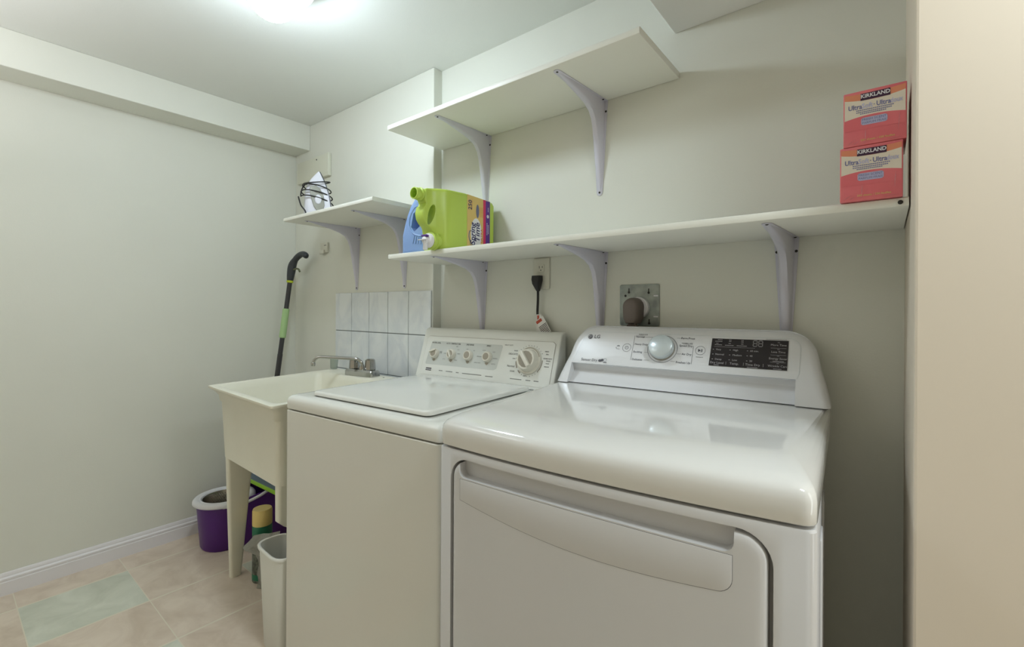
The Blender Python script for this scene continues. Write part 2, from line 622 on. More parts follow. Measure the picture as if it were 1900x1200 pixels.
def shelf(label, x0, x1, y0, y1, z0, th, brk, yb):
    t = thing('wall_shelf', label, 'shelf', ((x0 + x1) / 2, y1, z0), 0, 'white wall shelves on metal brackets')
    cx = (x0 + x1) / 2
    b = B()
    b.prism([(y0 - y1 + 0.004, 0), (y0 - y1 + 0.001, 0.002), (y0 - y1, 0.006), (y0 - y1, th - 0.006), (y0 - y1 + 0.001, th - 0.002), (y0 - y1 + 0.004, th), (0, th), (0, 0)],
            x0 - cx, x1 - cx, 'x')
    b.build('shelf_board', 'shelf', t, smooth=40)
    for x in brk:
        bracket_at(t, x - cx, yb - y1, -0.0002)
    return t


shelf('high white shelf nearest the ceiling, empty, on two white brackets', -1.5225, -0.4855, 1.1145, DR - 0.002, 1.8576, 0.0195, (-1.268, -0.7515), DR - 0.0005)
lo = shelf('long white shelf above the washer and dryer, holding the green jug and red boxes', -1.5085, 0.0345, 1.1095, DR - 0.002, 1.3500, 0.0185, (-1.285, -0.748, -0.2015), DR - 0.0005)
B().lathe([(0.004, 0), (0.004, 0.001), (0.002, 0.002), (0, 0.0022)], 10, T((0.7715 - 0.012, -0.3, 0.0085)) @ Matrix.Rotation(R(90), 4, 'X')).build('screw', 'screw', lo)
shelf('short white shelf over the laundry sink, holding the iron', -2.2215, -1.5115, 1.0380, DL - 0.001, 1.5665, 0.0165, (-2.112, -1.727), DL - 0.0005)

# ------------------------------------------------------------------ wall fittings
t = thing('access_panel', 'small painted white panel board high on the wall above the iron', 'wall panel', (-2.53, DL, 1.945))
B().box(-0.17, 0.1685, -0.021, -0.0005, -0.063, 0.061, 0.003).build('panel_board', 'panelw', t)
B().lathe([(0.0045, 0), (0.003, 0.0015), (0, 0.0018)], 10, T((0.048, -0.021, 0.043)) @ Matrix.Rotation(R(90), 4, 'X')).build('screw', 'screw', t)

t = thing('wall_jack', 'small white surface jack box on the wall under the short shelf', 'wall jack', (-2.418, DL, 1.492))
B().box(-0.036, 0.036, -0.012, -0.0005, -0.028, 0.028, 0.003).box(-0.034, 0.012, -0.02, -0.01, -0.034, -0.012, 0.002).build('jack_box', 'plate', t)
b = B()
for dx in (0.008, 0.022):
    b.lathe([(0.0035, 0), (0.0025, 0.0012), (0, 0.0013)], 8, T((dx, -0.012, 0.012)) @ Matrix.Rotation(R(90), 4, 'X'))
b.build('jack_holes', 'gap', t)

ox, oz = -0.988, 1.2895
t = thing('wall_outlet', 'white wall outlet with a black plug, under the long shelf', 'outlet', (ox, DR, oz))
B().box(-0.0365, 0.0365, -0.006, -0.0004, -0.0575, 0.0575, 0.0035, 3).build('cover_plate', 'plate', t)
b = B()
for dz in (0.0205, -0.0205):
    b.prism(rrect(-0.0145, 0.0145, dz - 0.0145, dz + 0.0145, 0.005), -0.0085, -0.005, 'y', 0.0006, 1)
b.build('receptacle', 'plate', t)
b = B()
for dz in (0.0205,):
    b.box(-0.0075, -0.0055, -0.0089, -0.0084, dz - 0.001, dz + 0.008)
    b.box(0.0055, 0.0075, -0.0089, -0.0084, dz + 0.0005, dz + 0.0075)
    b.box(-0.0022, 0.0022, -0.0089, -0.0084, dz - 0.0095, dz - 0.006)
b.build('slots', 'blackp', t)

t = thing('power_cord', 'black power cord plugged into the white wall outlet, hanging behind the washer', 'power cord', (ox - 0.006, DR - 0.0095, oz - 0.022))
B().rings([[(x, y, z) for x, y in rrect(-w_, w_, -d, 0, 0.005)] for z, w_, d in
           ((0.014, 0.0175, 0.026), (0.0, 0.018, 0.028), (-0.016, 0.0145, 0.028), (-0.034, 0.0085, 0.018), (-0.042, 0.006, 0.014))]).build('plug', 'cord', t)
B().tube(spline([(0, -0.008, -0.038), (0.001, -0.009, -0.075), (-0.001, -0.009, -0.12), (-0.002, -0.004, -0.17), (0, 0.002, -0.24)]), 0.0047, 10).build('cord', 'cord', t)
tg = B().box(-0.001, 0.022, -0.0155, -0.0145, -0.26, -0.128).build('tag', 'tagw', t, label='white paper tag folded round the cord')
B().box(0.003, 0.0115, -0.0162, -0.0156, -0.17, -0.131).build('tag_stripe', 'tagr', tg, label='red stripe')
m1 = T((0.0285, -0.0172, -0.168)) @ Matrix.Rotation(R(-32), 4, 'Y') @ Matrix.Rotation(R(90), 4, 'X')
tg2 = B().box(-0.02, 0.02, -0.06, 0.03, -0.0005, 0.0005, mx=m1).build('tag', 'tagw', t, label='second white tag with printed lines')
B().quad(-0.019, 0.008, 0.016, 0.027, m1, 0.0009).build('tag_stripe', 'tagr', tg2, label='red stripe')
b = B()
for k in range(9):
    b.quad(-0.018, 0.018, 0.0 - k * 0.0052, 0.0024 - k * 0.0052, m1, 0.0009)
b.build('printed_lines', 'blackp', tg2, label='black printed lines')

px_, pz_ = -0.609, 1.1735
t = thing('range_outlet', 'galvanised square outlet cover plate above the dryer with a round receptacle', 'outlet', (px_, DR, pz_))
pl = B().prism(rrect(-0.066, 0.066, -0.066, 0.066, 0.006), -0.004, -0.0004, 'y', 0.0012, 2).build('cover_plate', 'galv', t)
b = B()
for x, z in ((-0.034, 0.045), (0.032, 0.043), (0.034, -0.053)):
    b.prism([(x + 0.004 * math.cos(R(a)), z - 0.004 + 0.004 * math.sin(R(a))) for a in range(0, 360, 30)], -0.0045, -0.0038, 'y')
    b.box(x - 0.0017, x + 0.0017, -0.0045, -0.0038, z - 0.002, z + 0.009)
for x, z in ((-0.046, 0.030), (-0.044, -0.036)):
    b.prism([(x + 0.004 * math.cos(R(a)), z + 0.004 * math.sin(R(a))) for a in range(0, 360, 30)], -0.0045, -0.0038, 'y')
b.build('knockout_holes', 'blackp', pl)
b = B()
for z in (0.029, -0.036):
    b.box(0.048, 0.062, -0.0046, -0.0038, z - 0.002, z + 0.002)
b.build('screw_slots', 'labwhite', pl)
B().lathe([(0.0335, 0), (0.0335, 0.014), (0.031, 0.017), (0, 0.017)], 32, T((0.002, -0.004, -0.008)) @ Matrix.Rotation(R(90), 4, 'X')).build('receptacle', 'trimw', t, label='round white receptacle')

t = thing('dryer_cord', 'taupe right-angle dryer plug in the galvanised outlet plate', 'power cord', (px_ - 0.004, DR - 0.0215, pz_ - 0.006))
b = B()
sec = [(0.0, 0.026, 0.040), (0.0, 0.0265, 0.042)]
rs = []
for d, k in ((0.0, 0.0), (0.006, 0.0), (0.030, 0.001), (0.040, 0.004), (0.046, 0.010)):
    pts = []
    for a in range(0, 181, 15):
        pts.append(((0.0285 - k) * math.cos(R(a)), -d, (0.029 - k) * math.sin(R(a)) + 0.0))
    pts += [(-0.0265 + k, -d, -0.035), (-0.019 + k, -d, -0.052 + k * 0.3), (0.019 - k, -d, -0.052 + k * 0.3), (0.0265 - k, -d, -0.035)]
    rs.append(pts)
b.rings(rs)
b.build('plug', 'plug', t, smooth=50)
b = B()
for k in range(4):
    b.box(-0.015 + 0.001 * k, 0.015 - 0.001 * k, -0.032, -0.008, -0.061 - k * 0.009, -0.055 - k * 0.009, 0.0015)
b.box(-0.011, 0.011, -0.029, -0.011, -0.095, -0.05)
b.build('strain_relief', 'plug', t)
B().tube(spline([(0, -0.020, -0.09), (0, -0.019, -0.16), (0.004, -0.016, -0.30), (0.0, -0.014, -0.5)]), 0.008, 10).build('cord', 'plug', t)

# ------------------------------------------------------------------ laundry sink
FL, FR, BL, BR = Vector((-2.186, 0.713)), Vector((-1.560, 0.692)), Vector((-2.200, 1.305)), Vector((-1.578, 1.300))
SW, SD = 0.626, 0.592
t = thing('laundry_sink', 'cream plastic laundry sink on four legs, left of the washer', 'sink', (FL.x, FL.y, 0))


def sk(p):
    s_, r_ = p.x / SW, p.y / SD
    q = FL * (1 - s_) * (1 - r_) + FR * s_ * (1 - r_) + BR * s_ * r_ + BL * (1 - s_) * r_ - FL
    return Vector((q.x, q.y, p.z + 0.013 * r_ * p.z / 0.837))


ZT = 0.837


def rr(x0, x1, y0, y1, r, z):
    return [(a, c, z) for a, c in rrect(x0, x1, y0, y1, r, 6)]


I = []          # inset rings: lip outside -> rim -> basin
I.append(rr(0.056, SW - 0.056, 0.052, SD - 0.05, 0.035, 0.540))
I.append(rr(0.048, SW - 0.048, 0.044, SD - 0.042, 0.030, 0.544))
I.append(rr(0.034, SW - 0.038, 0.036, SD - 0.03, 0.028, 0.77))
I.append(rr(0.029, SW - 0.033, 0.030, SD - 0.026, 0.026, 0.776))
I.append(rr(0.025, SW - 0.030, 0.028, SD - 0.024, 0.024, 0.800))
I.append(rr(0.016, SW - 0.016, 0.015, SD - 0.012, 0.02, 0.818))
I.append(rr(0.003, SW - 0.003, 0.003, SD - 0.003, 0.012, 0.826))
I.append(rr(0.0, SW, 0.0, SD, 0.012, 0.829))
I.append(rr(0.0, SW, 0.0, SD, 0.012, ZT - 0.001))
I.append(rr(0.004, SW - 0.004, 0.004, SD - 0.004, 0.012, ZT))
I.append(rr(0.022, SW - 0.026, 0.026, SD - 0.105, 0.02, ZT))
I.append(rr(0.026, SW - 0.030, 0.030, SD - 0.109, 0.022, ZT - 0.003))
I.append(rr(0.034, SW - 0.036, 0.036, SD - 0.114, 0.03, ZT - 0.03))
I.append(rr(0.072, SW - 0.062, 0.062, SD - 0.135, 0.045, ZT - 0.20))
I.append(rr(0.085, SW - 0.072, 0.075, SD - 0.15, 0.05, ZT - 0.235))
I.append(rr(0.12, SW - 0.10, 0.11, SD - 0.18, 0.05, ZT - 0.25))
tub = B().rings(I).map(sk).build('basin', 'tub', t, smooth=50)
def leg(x0, y0, sx, sy, foot):
    """molded leg: narrow front, deep side, tapering to a foot"""
    rs = []
    N = 29
    for k in range(N):
        f = k / (N - 1)
        z = 0.56 * (1 - f)
        g = f ** 1.1 if sx > 0 or sy < 0 else max(0.0, min(1.0, (f - 0.26) / 0.125)) * 0.8 + 0.2 * max(0.0, (f - 0.26) / 0.74)
        fx = x0 + foot[0] * g
        fy = y0 + foot[1] * g
        w_ = 0.040 - 0.010 * f
        d = 0.105 - 0.062 * f
        xs = (fx, fx + w_ * sx)
        ys = (fy, fy + d * sy)
        rs.append([(a, c, z) for a, c in rrect(min(xs), max(xs), min(ys), max(ys), 0.010, 3)])
    return B().rings(rs)


leg(0.053, 0.049, 1, 1, (-0.068, 0.040)).map(sk).build('leg', 'tub', t)
leg(SW - 0.053, 0.049, -1, 1, (0.0, 0.118)).map(sk).build('leg', 'tub', t)
leg(0.053, SD - 0.047, 1, -1, (-0.02, -0.015)).map(sk).build('leg', 'tub', t)
leg(SW - 0.053, SD - 0.047, -1, -1, (0.0, -0.015)).map(sk).build('leg', 'tub', t)
# faucet on the rear ledge
fa = B()
fm = T(Vector((-1.880 - FL.x, 1.2420 - FL.y, 0.8492))) @ Matrix.Rotation(R(7), 4, 'Z')
for z0, z1, i0, i1 in ((0, 0.020, 0, 0.001), (0.020, 0.028, 0.001, 0.006)):
    fa.rings([[(a, c, z0) for a, c in rrect(-0.092 + i0, 0.092 - i0, -0.030 + i0, 0.030 - i0, 0.014)],
              [(a, c, z1) for a, c in rrect(-0.092 + i1, 0.092 - i1, -0.030 + i1, 0.030 - i1, 0.012)]], mx=fm)
fa.lathe([(0.016, 0.024), (0.014, 0.036), (0.012, 0.044), (0.0, 0.046)], 20, fm)
fa = fa.build('faucet', 'chrome', t, label='chrome two-handle faucet')
for sx in (-0.053, 0.053):
    b = B()
    prof = [(0.022, 0.004), (0.0245, 0.008), (0.0225, 0.036), (0.021, 0.050), (0.015, 0.055), (0, 0.056)]
    rs = []
    for r_, z in prof:
        r_ = max(r_, 1e-4)
        rs.append([((r_ * (1 - 0.10 * (k % 2))) * math.cos(2 * math.pi * k / 16), (r_ * (1 - 0.10 * (k % 2))) * math.sin(2 * math.pi * k / 16), z + 0.024) for k in range(16)])
    b.rings(rs, mx=fm @ T((sx, 0, 0)))
    b.build('faucet_handle', 'chrome', fa, smooth=25)
p0 = fm @ Vector((0, 0, 0.03))
p1 = Vector((-2.047 - FL.x, 1.095 - FL.y, 0.892))
d = (p1 - p0)
d.z = 0
dn = d.normalized()
LEN = d.length
path = [p0, p0 + Vector((0, 0, 0.02)) - dn * 0.002]
top = 0.930
for a in range(0, 91, 15):
    path.append(p0 + dn * (0.040 * (1 - math.cos(R(a)))) + Vector((0, 0, top - 0.034 - p0.z + 0.030 * math.sin(R(a)))))
for a in range(90, -1, -15):
    path.append(p1 + dn * (-0.034 + 0.034 * math.cos(R(a))) + Vector((0, 0, top - 0.030 - p1.z + 0.034 * math.sin(R(a)))))
path.append(p1 + Vector((0, 0, 0.012)))
B().tube(path, 0.0075, 14).build('spout', 'chrome', fa, smooth=50)
B().lathe([(0.0085, 0.018), (0.0098, 0.016), (0.0098, 0.004), (0.0085, 0.0), (0, 0.0)], 18, T(p1)).build('aerator', 'chrome', fa)
B().lathe([(0.004, 0), (0.004, 0.001), (0, 0.0012)], 8, T(Vector((-1.745 - FL.x, 1.262 - FL.y, 0.8495)))).build('rim_mark', 'gap', t, label='small dark speck on the rear ledge')

t = thing('tumbler', 'small clear tumbler on the rear left corner of the sink rim', 'cup', (-2.184, 1.278, 0.8515))
B().lathe([(0.0165, 0.0), (0.018, 0.02), (0.0205, 0.056), (0.019, 0.056), (0.0165, 0.02), (0.015, 0.003), (0, 0.003)], 24,
          Matrix.Rotation(R(5), 4, 'Y')).build('cup_wall', 'tumbler', t, smooth=50)

# ------------------------------------------------------------------ washer
W_ = 0.680
t = thing('washing_machine', 'white top-load washing machine with round control knobs, between sink and dryer', 'washing machine', (-1.5045, 0.713, 0), 3.84)


def outl(fi, si, z, x1, y1, r=0.012, bow=0.0, n=14, rear=None):
    """plan outline of an appliance: bowed front, rounded front corners; fi/si = front and side insets"""
    pts = []
    cx = x1 / 2

    def f(u):
        return fi - bow * (1 - ((u - cx) / cx) ** 2)
    x0_, x1_ = si, x1 - si
    for k in range(6):
        a = R(180 + 90 * k / 5)
        u = x0_ + r + r * math.cos(a)
        pts.append((u, f(x0_ + r) + r + r * math.sin(a), z))
    for k in range(1, n):
        u = x0_ + r + (x1_ - x0_ - 2 * r) * k / n
        pts.append((u, f(u), z))
    for k in range(6):
        a = R(270 + 90 * k / 5)
        u = x1_ - r + r * math.cos(a)
        pts.append((u, f(x1_ - r) + r + r * math.sin(a), z))
    pts.append((rear[1] if rear else x1_, y1, z))
    pts.append((rear[0] if rear else x0_, y1, z))
    return pts


WD = 0.615
B().rings([outl(0.002, 0.002, 0.02, W_, WD), outl(0.0, 0.0, 0.03, W_, WD), outl(0.0, 0.0, 0.8305, W_, WD), outl(0.0015, 0.0015, 0.8325, W_, WD)]).build('cabinet', 'enamel', t)
B().box(0.012, W_ - 0.012, 0.012, WD - 0.01, 0.8, 0.86).build('seam', 'gap', t, label='seam below the top, shade painted dark')  # dark filler standing in for the shade in the gap
B().rings([outl(0.002, 0.001, 0.8365, W_, WD), outl(0.0, 0.0, 0.839, W_, WD), outl(0.0, 0.0, 0.864, W_, WD), outl(0.003, 0.003, 0.872, W_, WD),
           outl(0.010, 0.010, 0.878, W_, WD), outl(0.022, 0.02, 0.8805, W_, WD), outl(0.04, 0.035, 0.8805, W_, WD)]).build('top_panel', 'enamel_top', t, smooth=60)
b = B()
lr = lambda i, z: [(a, c, z) for a, c in rrect(0.088 + i, 0.606 - i, 0.034 + i, 0.520 - i, 0.022, 5)]
b.rings([lr(0.004, 0.883), lr(0.0, 0.885), lr(0.0, 0.893), lr(0.003, 0.8965), lr(0.010, 0.898)])
lid = b.build('lid', 'enamel_top', t, smooth=60)
B().lathe([(0.005, 0.8805), (0.005, 0.886), (0, 0.886)], 12, T((0.094, 0.052, 0))).build('bumper', 'gap', lid, label='black rubber bumper')
# console
PV0, PZ0, PV1, PZ1 = 0.54, 0.885, 0.60, 1.075
prof = [(0.538, 0.8825), (0.594, 1.054), (0.5975, 1.067), (0.604, 1.0745), (0.612, 1.078), (0.630, 1.078), (0.630, 0.8825)]
con = B().prism(prof, 0.024, 0.681, 'x', 0.006, 3).build('console', 'plastic_w', t, smooth=40)
sl = Vector((0, PV1 - PV0, PZ1 - PZ0)).normalized()
pm = frame((0, PV0, PZ0), (1, 0, 0), sl)
B().poly([(0.050, 0.006), (0.664, 0.006), (0.664, 0.160), (0.655, 0.168), (0.060, 0.168), (0.050, 0.160)], pm, 0.0009).build('panel_outline', 'knobt', con, smooth=0)
pnl = B().prism([(0.0512, 0.0072), (0.6628, 0.0072), (0.6628, 0.1595), (0.6545, 0.1668), (0.0605, 0.1668), (0.0512, 0.1595)], 0.0005, 0.0022, 'z', 0.0004, 1, pm).build('control_panel', 'plastic_w', t, smooth=0)
gz = [(0.072, 0.049), (0.420, 0.050), (0.432, 0.056), (0.4435, 0.140), (0.4385, 0.146), (0.088, 0.147), (0.081, 0.142), (0.0685, 0.055)]
B().poly(gz, pm, 0.0026).build('grey_zone', 'greyzone', pnl, smooth=0, label='pale grey printed zone behind the small knobs')
b = B()
for x, s_ in ((0.107, 'WATER LEVEL'), (0.2, 'AUTO TEMPERATURE'), (0.287, '2ND RINSE'), (0.379, 'SPEED')):
    b.text(s_, 0.0078, pm @ T((x, 0.139, 0.003)), 0.02)
for x, y, s_ in ((0.142, 0.103, 'HIGH'), (0.142, 0.098, 'LOW'), (0.222, 0.128, 'OFF'), (0.232, 0.116, 'HOT'), (0.238, 0.1, 'WARM'), (0.229, 0.074, 'COLD'),
                 (0.165, 0.098, 'COOL'), (0.165, 0.075, 'AUTO'), (0.277, 0.121, 'OFF'), (0.312, 0.117, 'ON'), (0.360, 0.121, 'SLOW'), (0.408, 0.117, 'FAST'),
                 (0.4195, 0.093, 'NORMAL'), (0.414, 0.072, 'GENTLE'), (0.342, 0.096, 'DELICATE'), (0.338, 0.072, 'HAND WASH')):
    b.text(s_, 0.0052, pm @ T((x, y, 0.003)))
for x, y, s_, z in ((0.495, 0.1155, 'DELICATE', 0.009), (0.505, 0.128, 'RINSE', 0.006), (0.502, 0.099, 'SPIN', 0.006), (0.494, 0.071, 'Normal', 0.0105),
                    (0.504, 0.053, 'SOAK', 0.008), (0.559, 0.04, 'OFF', 0.008), (0.634, 0.132, 'RINSE', 0.006), (0.637, 0.122, 'SPIN', 0.0055), (0.6415, 0.107, 'PERMANENT', 0.0062),
                    (0.645, 0.099, 'PRESS', 0.0066), (0.643, 0.090, 'RINSE', 0.005), (0.47, 0.147, 'HEAVY DUTY', 0.0062)):
    b.text(s_, z, pm @ T((x, y, 0.0026)), 0.01)
for x0, x1, y in ((0.152, 0.176, 0.0275), (0.19, 0.228, 0.027), (0.243, 0.262, 0.0265), (0.275, 0.372, 0.0262), (0.388, 0.425, 0.025), (0.5, 0.553, 0.0262), (0.567, 0.589, 0.0262),
                  (0.600, 0.622, 0.0262), (0.632, 0.652, 0.079)):
    n_ = int((x1 - x0) / 0.005)
    for k in range(n_):
        b.quad(x0 + k * 0.005, x0 + k * 0.005 + 0.0036, y - 0.0014, y + 0.0014, pm, 0.0026)
for k in range(26):
    a = R(-60 + k * 300 / 25)
    b.quad(-0.0007, 0.0007, 0.0535, 0.0565 if k % 3 else 0.058, pm @ T((0.568, 0.0955, 0.0026)) @ Matrix.Rotation(a, 4, 'Z'))
b.build('lettering', 'darkprint', pnl, smooth=0)
b = B().quad(0.078, 0.109, 0.0235, 0.0345, pm, 0.0026)
lg = b.build('badge', 'blackp', pnl, smooth=0, label='black brand badge')
B().text('Kenmore', 0.0088, pm @ T((0.0935, 0.029, 0.003)), 0.03).build('badge_lettering', 'labwhite', lg, smooth=0)


def small_knob(x, y, ang, bar, look):
    mx = pm @ T((x, y, 0.0024)) @ Matrix.Rotation(R(ang), 4, 'Z')
    k = B().lathe([(0.0205, 0), (0.0205, 0.004), (0.0185, 0.013), (0.017, 0.0155), (0.014, 0.0155), (0.0135, 0.0145), (0, 0.0145)], 32, mx).build('knob', 'knobc', t, smooth=40, label=look)
    if bar == 2:
        b = B()
        for sg in (1, -1):
            b.poly([(0.0132 * math.cos(R(a)), sg * 0.0132 * math.sin(R(a))) for a in ([18, 40, 65, 90, 115, 140, 162] if sg > 0 else [162, 140, 115, 90, 65, 40, 18])], mx, 0.0149)
        b.build('knob_inset', 'knobt', k, smooth=0)
        B().box(-0.0165, 0.0165, -0.0036, 0.0036, 0.012, 0.0215, 0.0014, 2, mx).build('knob_grip', 'knobc', k)
    else:
        B().lathe([(0.0132, 0.0146), (0.0130, 0.0152), (0, 0.0154)], 28, mx).build('knob_inset', 'knobt', k)
        if bar == 1:
            B().box(-0.018, 0.018, -0.0028, 0.0028, 0.012, 0.0205, 0.0012, 2, mx @ T((0, 0.010, 0))).build('knob_grip', 'knobc', k)
    B().poly([(-0.008, -0.0255), (0, -0.0315), (0.008, -0.0255), (0.007, -0.020), (-0.007, -0.020)], pm @ T((x, y, 0.0029))).build('knob_pointer', 'knobt', k, smooth=0)


small_knob(0.112, 0.094, 20, 1, 'first cream knob from the left')
small_knob(0.203, 0.096, -58, 2, 'second cream knob from the left, bar tilted')
small_knob(0.290, 0.096, 0, 0, 'third cream knob from the left')
small_knob(0.383, 0.0965, 0, 0, 'fourth cream knob from the left, beside the big dial')
mx = pm @ T((0.568, 0.0955, 0.0024))
k = B().lathe([(0.0495, 0), (0.0495, 0.003), (0.0475, 0.006), (0.041, 0.007), (0.040, 0.010), (0.037, 0.026), (0.0345, 0.029), (0.030, 0.029), (0.0295, 0.0275), (0, 0.0275)], 48, mx).build('cycle_dial', 'knobc', t, smooth=40, label='large cream cycle dial')
b = B()
mk = mx @ Matrix.Rotation(R(-50), 4, 'Z')
for sg in (1, -1):
    aa = [15, 35, 60, 90, 120, 145, 165]
    b.poly([(0.029 * math.cos(R(a)), sg * 0.029 * math.sin(R(a))) for a in (aa if sg > 0 else aa[::-1])], mk, 0.0279)
b.build('dial_inset', 'knobt', k, smooth=0)
B().box(-0.033, 0.033, -0.0075, 0.0075, 0.022, 0.040, 0.003, 3, mk).build('dial_grip', 'knobc', k)
b = B()
b.ring(0, 0, 0.0435, 0.0465, mx, 0.0069, 40, 20, 140)
b.ring(0, 0, 0.0520, 0.0555, mx, 0.0004, 20, -42, 5)
b.ring(0, 0, 0.0520, 0.0575, mx, 0.0004, 8, 186, 212)
b.ring(0, 0, 0.0520, 0.0575, mx, 0.0004, 6, 224, 238)
b.build('dial_markings', 'knobt', k, smooth=0)

# ------------------------------------------------------------------ dryer
DW, DD, BOW = 0.690, 0.625, 0.019
t = thing('clothes_dryer', 'white front-load dryer with a dark display and silver dial, right of the washer', 'dryer', (-0.757, 0.6925, 0), 4.1)
bow = lambda u: -BOW * (1 - ((u - DW / 2) / (DW / 2)) ** 2)


def strip(ux, zt, zb, vf):
    """ring of points over a bowed door outline: top edge left to right, bottom edge back"""
    return [(u, vf(u), a) for u, a in zip(ux, zt)] + [(u, vf(u), a) for u, a in zip(ux[::-1], zb[::-1])]


def door_ring(i, dv, x0=0.045, x1=0.6325, z0=0.13, z1=0.8395, r=0.035, notch=None, nn=30):
    x0 += i
    x1 -= i
    z0 += i
    z1 -= i
    r = max(r - i, 0.004)
    us = [x0 + r - r * math.cos(R(90 * k / 8)) for k in range(9)]
    us += [x0 + r + (x1 - x0 - 2 * r) * k / nn for k in range(1, nn)]
    us += [x1 - r + r * math.sin(R(90 * k / 8)) for k in range(9)]
    zt, zb = [], []
    for u in us:
        d_ = max(x0 + r - u, u - (x1 - r), 0)
        h = r - math.sqrt(max(r * r - d_ * d_, 0))
        zt.append(z1 - h)
        zb.append(z0 + h)
    return strip(us, zt, zb, lambda u: bow(u) + dv)


def strip_mesh(rings_):
    """bowed slab from rings; caps are quads between top and bottom edges"""
    tb = bmesh.new()
    V = [[tb.verts.new(p) for p in r_] for r_ in rings_]
    n = len(V[0])
    for i in range(len(V) - 1):
        for k in range(n):
            tb.faces.new((V[i][k], V[i][(k + 1) % n], V[i + 1][(k + 1) % n], V[i + 1][k]))
    for vv in (V[0], V[-1]):
        for k in range(n // 2 - 1):
            tb.faces.new((vv[k], vv[k + 1], vv[n - 2 - k], vv[n - 1 - k]))
    bmesh.ops.recalc_face_normals(tb, faces=tb.faces[:])
    b_ = B()
    b_._merge(tb)
    return b_


cab = B().rings([outl(0.002, 0.002, 0.03, DW, DD, 0.014, BOW, 28), outl(0, 0, 0.04, DW, DD, 0.014, BOW, 28), outl(0, 0, 0.8585, DW, DD, 0.014, BOW, 28),
                 outl(0.002, 0.002, 0.8615, DW, DD, 0.014, BOW, 28)]).build('cabinet', 'lgw', t)
cut(cab, [strip_mesh([door_ring(-0.007, -0.05, r=0.041), door_ring(-0.007, 0.030, r=0.041)])])
b = B()
for vv in (0.20, 0.40):
    b.box(DW - 0.002, DW + 0.0035, vv, vv + 0.07, 0.12, 0.77, 0.003, 2)
b.build('side_rib', 'lgw', t)
B().box(0.014, DW - 0.014, 0.014, DD - 0.01, 0.845, 0.89).build('seam', 'gap', t, label='seam below the worktop, shade painted dark')  # dark inner spacer paints the shadow gap under the worktop
for fx in (0.05, DW - 0.05):
    for fy in (0.06, DD - 0.06):
        B().lathe([(0.02, 0), (0.02, 0.012), (0.008, 0.014), (0.008, 0.04), (0, 0.04)], 16, T((fx, fy, 0))).build('foot', 'gap', t)
tr = []
for z, fi, si, r_ in ((0.8665, 0.002, 0.001, 0.02), (0.869, 0.0, 0.0, 0.02), (0.898, 0.0, 0.0, 0.02), (0.908, 0.002, 0.0015, 0.021), (0.9155, 0.0075, 0.005, 0.023), (0.9205, 0.016, 0.010, 0.027),
                      (0.9262, 0.036, 0.018, 0.034), (0.9312, 0.060, 0.028, 0.04), (0.9342, 0.082, 0.038, 0.046), (0.9352, 0.10, 0.048, 0.05), (0.9353, 0.115, 0.058, 0.05)):
    tr.append(outl(fi, si, z, DW, DD, r_, BOW * (1 - min(fi, 0.1) * 4), 28, (-0.002, 0.703) if z < 0.93 else (0.004, 0.699)))
B().rings(tr).build('worktop', 'lgtop', t, smooth=70)
# door
def notch_z(u):
    return u
rings_d = [door_ring(0.0, 0.026), door_ring(0.0, 0.004), door_ring(0.0015, 0.0012), door_ring(0.005, -0.0012), door_ring(0.011, -0.0026), door_ring(0.02, -0.003)]
door = strip_mesh(rings_d).build('door', 'lgw', t, smooth=40)
# grip recess cut in the top edge of the door
def slot_ring(dv):
    x0, x1, zb_, zt_ = 0.0655, 0.590, 0.8085, 0.86
    nn = 24
    r = 0.016
    us = [x0 + r - r * math.cos(R(90 * k / 5)) for k in range(6)] + [x0 + r + (x1 - x0 - 2 * r) * k / nn for k in range(1, nn)] + [x1 - r + r * math.sin(R(90 * k / 5)) for k in range(6)]
    zt, zb = [], []
    for u in us:
        d_ = max(x0 + r - u, u - (x1 - r), 0)
        zt.append(zt_)
        zb.append(zb_ + (r - math.sqrt(max(r * r - d_ * d_, 0))) + 0.003 * (1 - ((u - 0.33) / 0.27) ** 2))
    return strip(us, zt, zb, lambda u: bow(u) + dv)


cut(door, [strip_mesh([slot_ring(-0.05), slot_ring(0.019)])])
# handle panel: a thin bowed plate below the grip recess
def hp(i, dv):
    x0, x1 = 0.069 + i, 0.588 - i
    nn = 24
    r = 0.02
    us = [x0 + (x1 - r - x0) * k / nn for k in range(nn)] + [x1 - r + r * math.sin(R(90 * k / 6)) for k in range(7)]
    zt, zb = [], []
    for u in us:
        d_ = max(u - (x1 - r), 0)
        f = (u - x0) / (x1 - x0)
        zt.append(0.8055 + 0.003 * (1 - ((u - 0.33) / 0.27) ** 2) - i)
        zb.append(0.7625 - 0.021 * math.sin(math.pi * min(f * 0.92, 1)) - 0.006 * f + (r - math.sqrt(max(r * r - d_ * d_, 0))) + i)
    return strip(us, zt, zb, lambda u: bow(u) + dv)


strip_mesh([hp(0, -0.0022), hp(0, -0.0032), hp(0.0008, -0.0036)]).build('door_handle', 'lgw', door, smooth=40)
strip_mesh([hp(-0.0006, -0.0022), hp(-0.0006, -0.0031)]).build('handle_seam', 'lgtext', door, smooth=0)
# console
QV0, QZ0, QV1, QZ1 = 0.545, 0.99, 0.605, 1.10
sl2 = Vector((0, QV1 - QV0, QZ1 - QZ0)).normalized()
qm = frame((0, QV0, QZ0), (1, 0, 0), sl2)
half = []


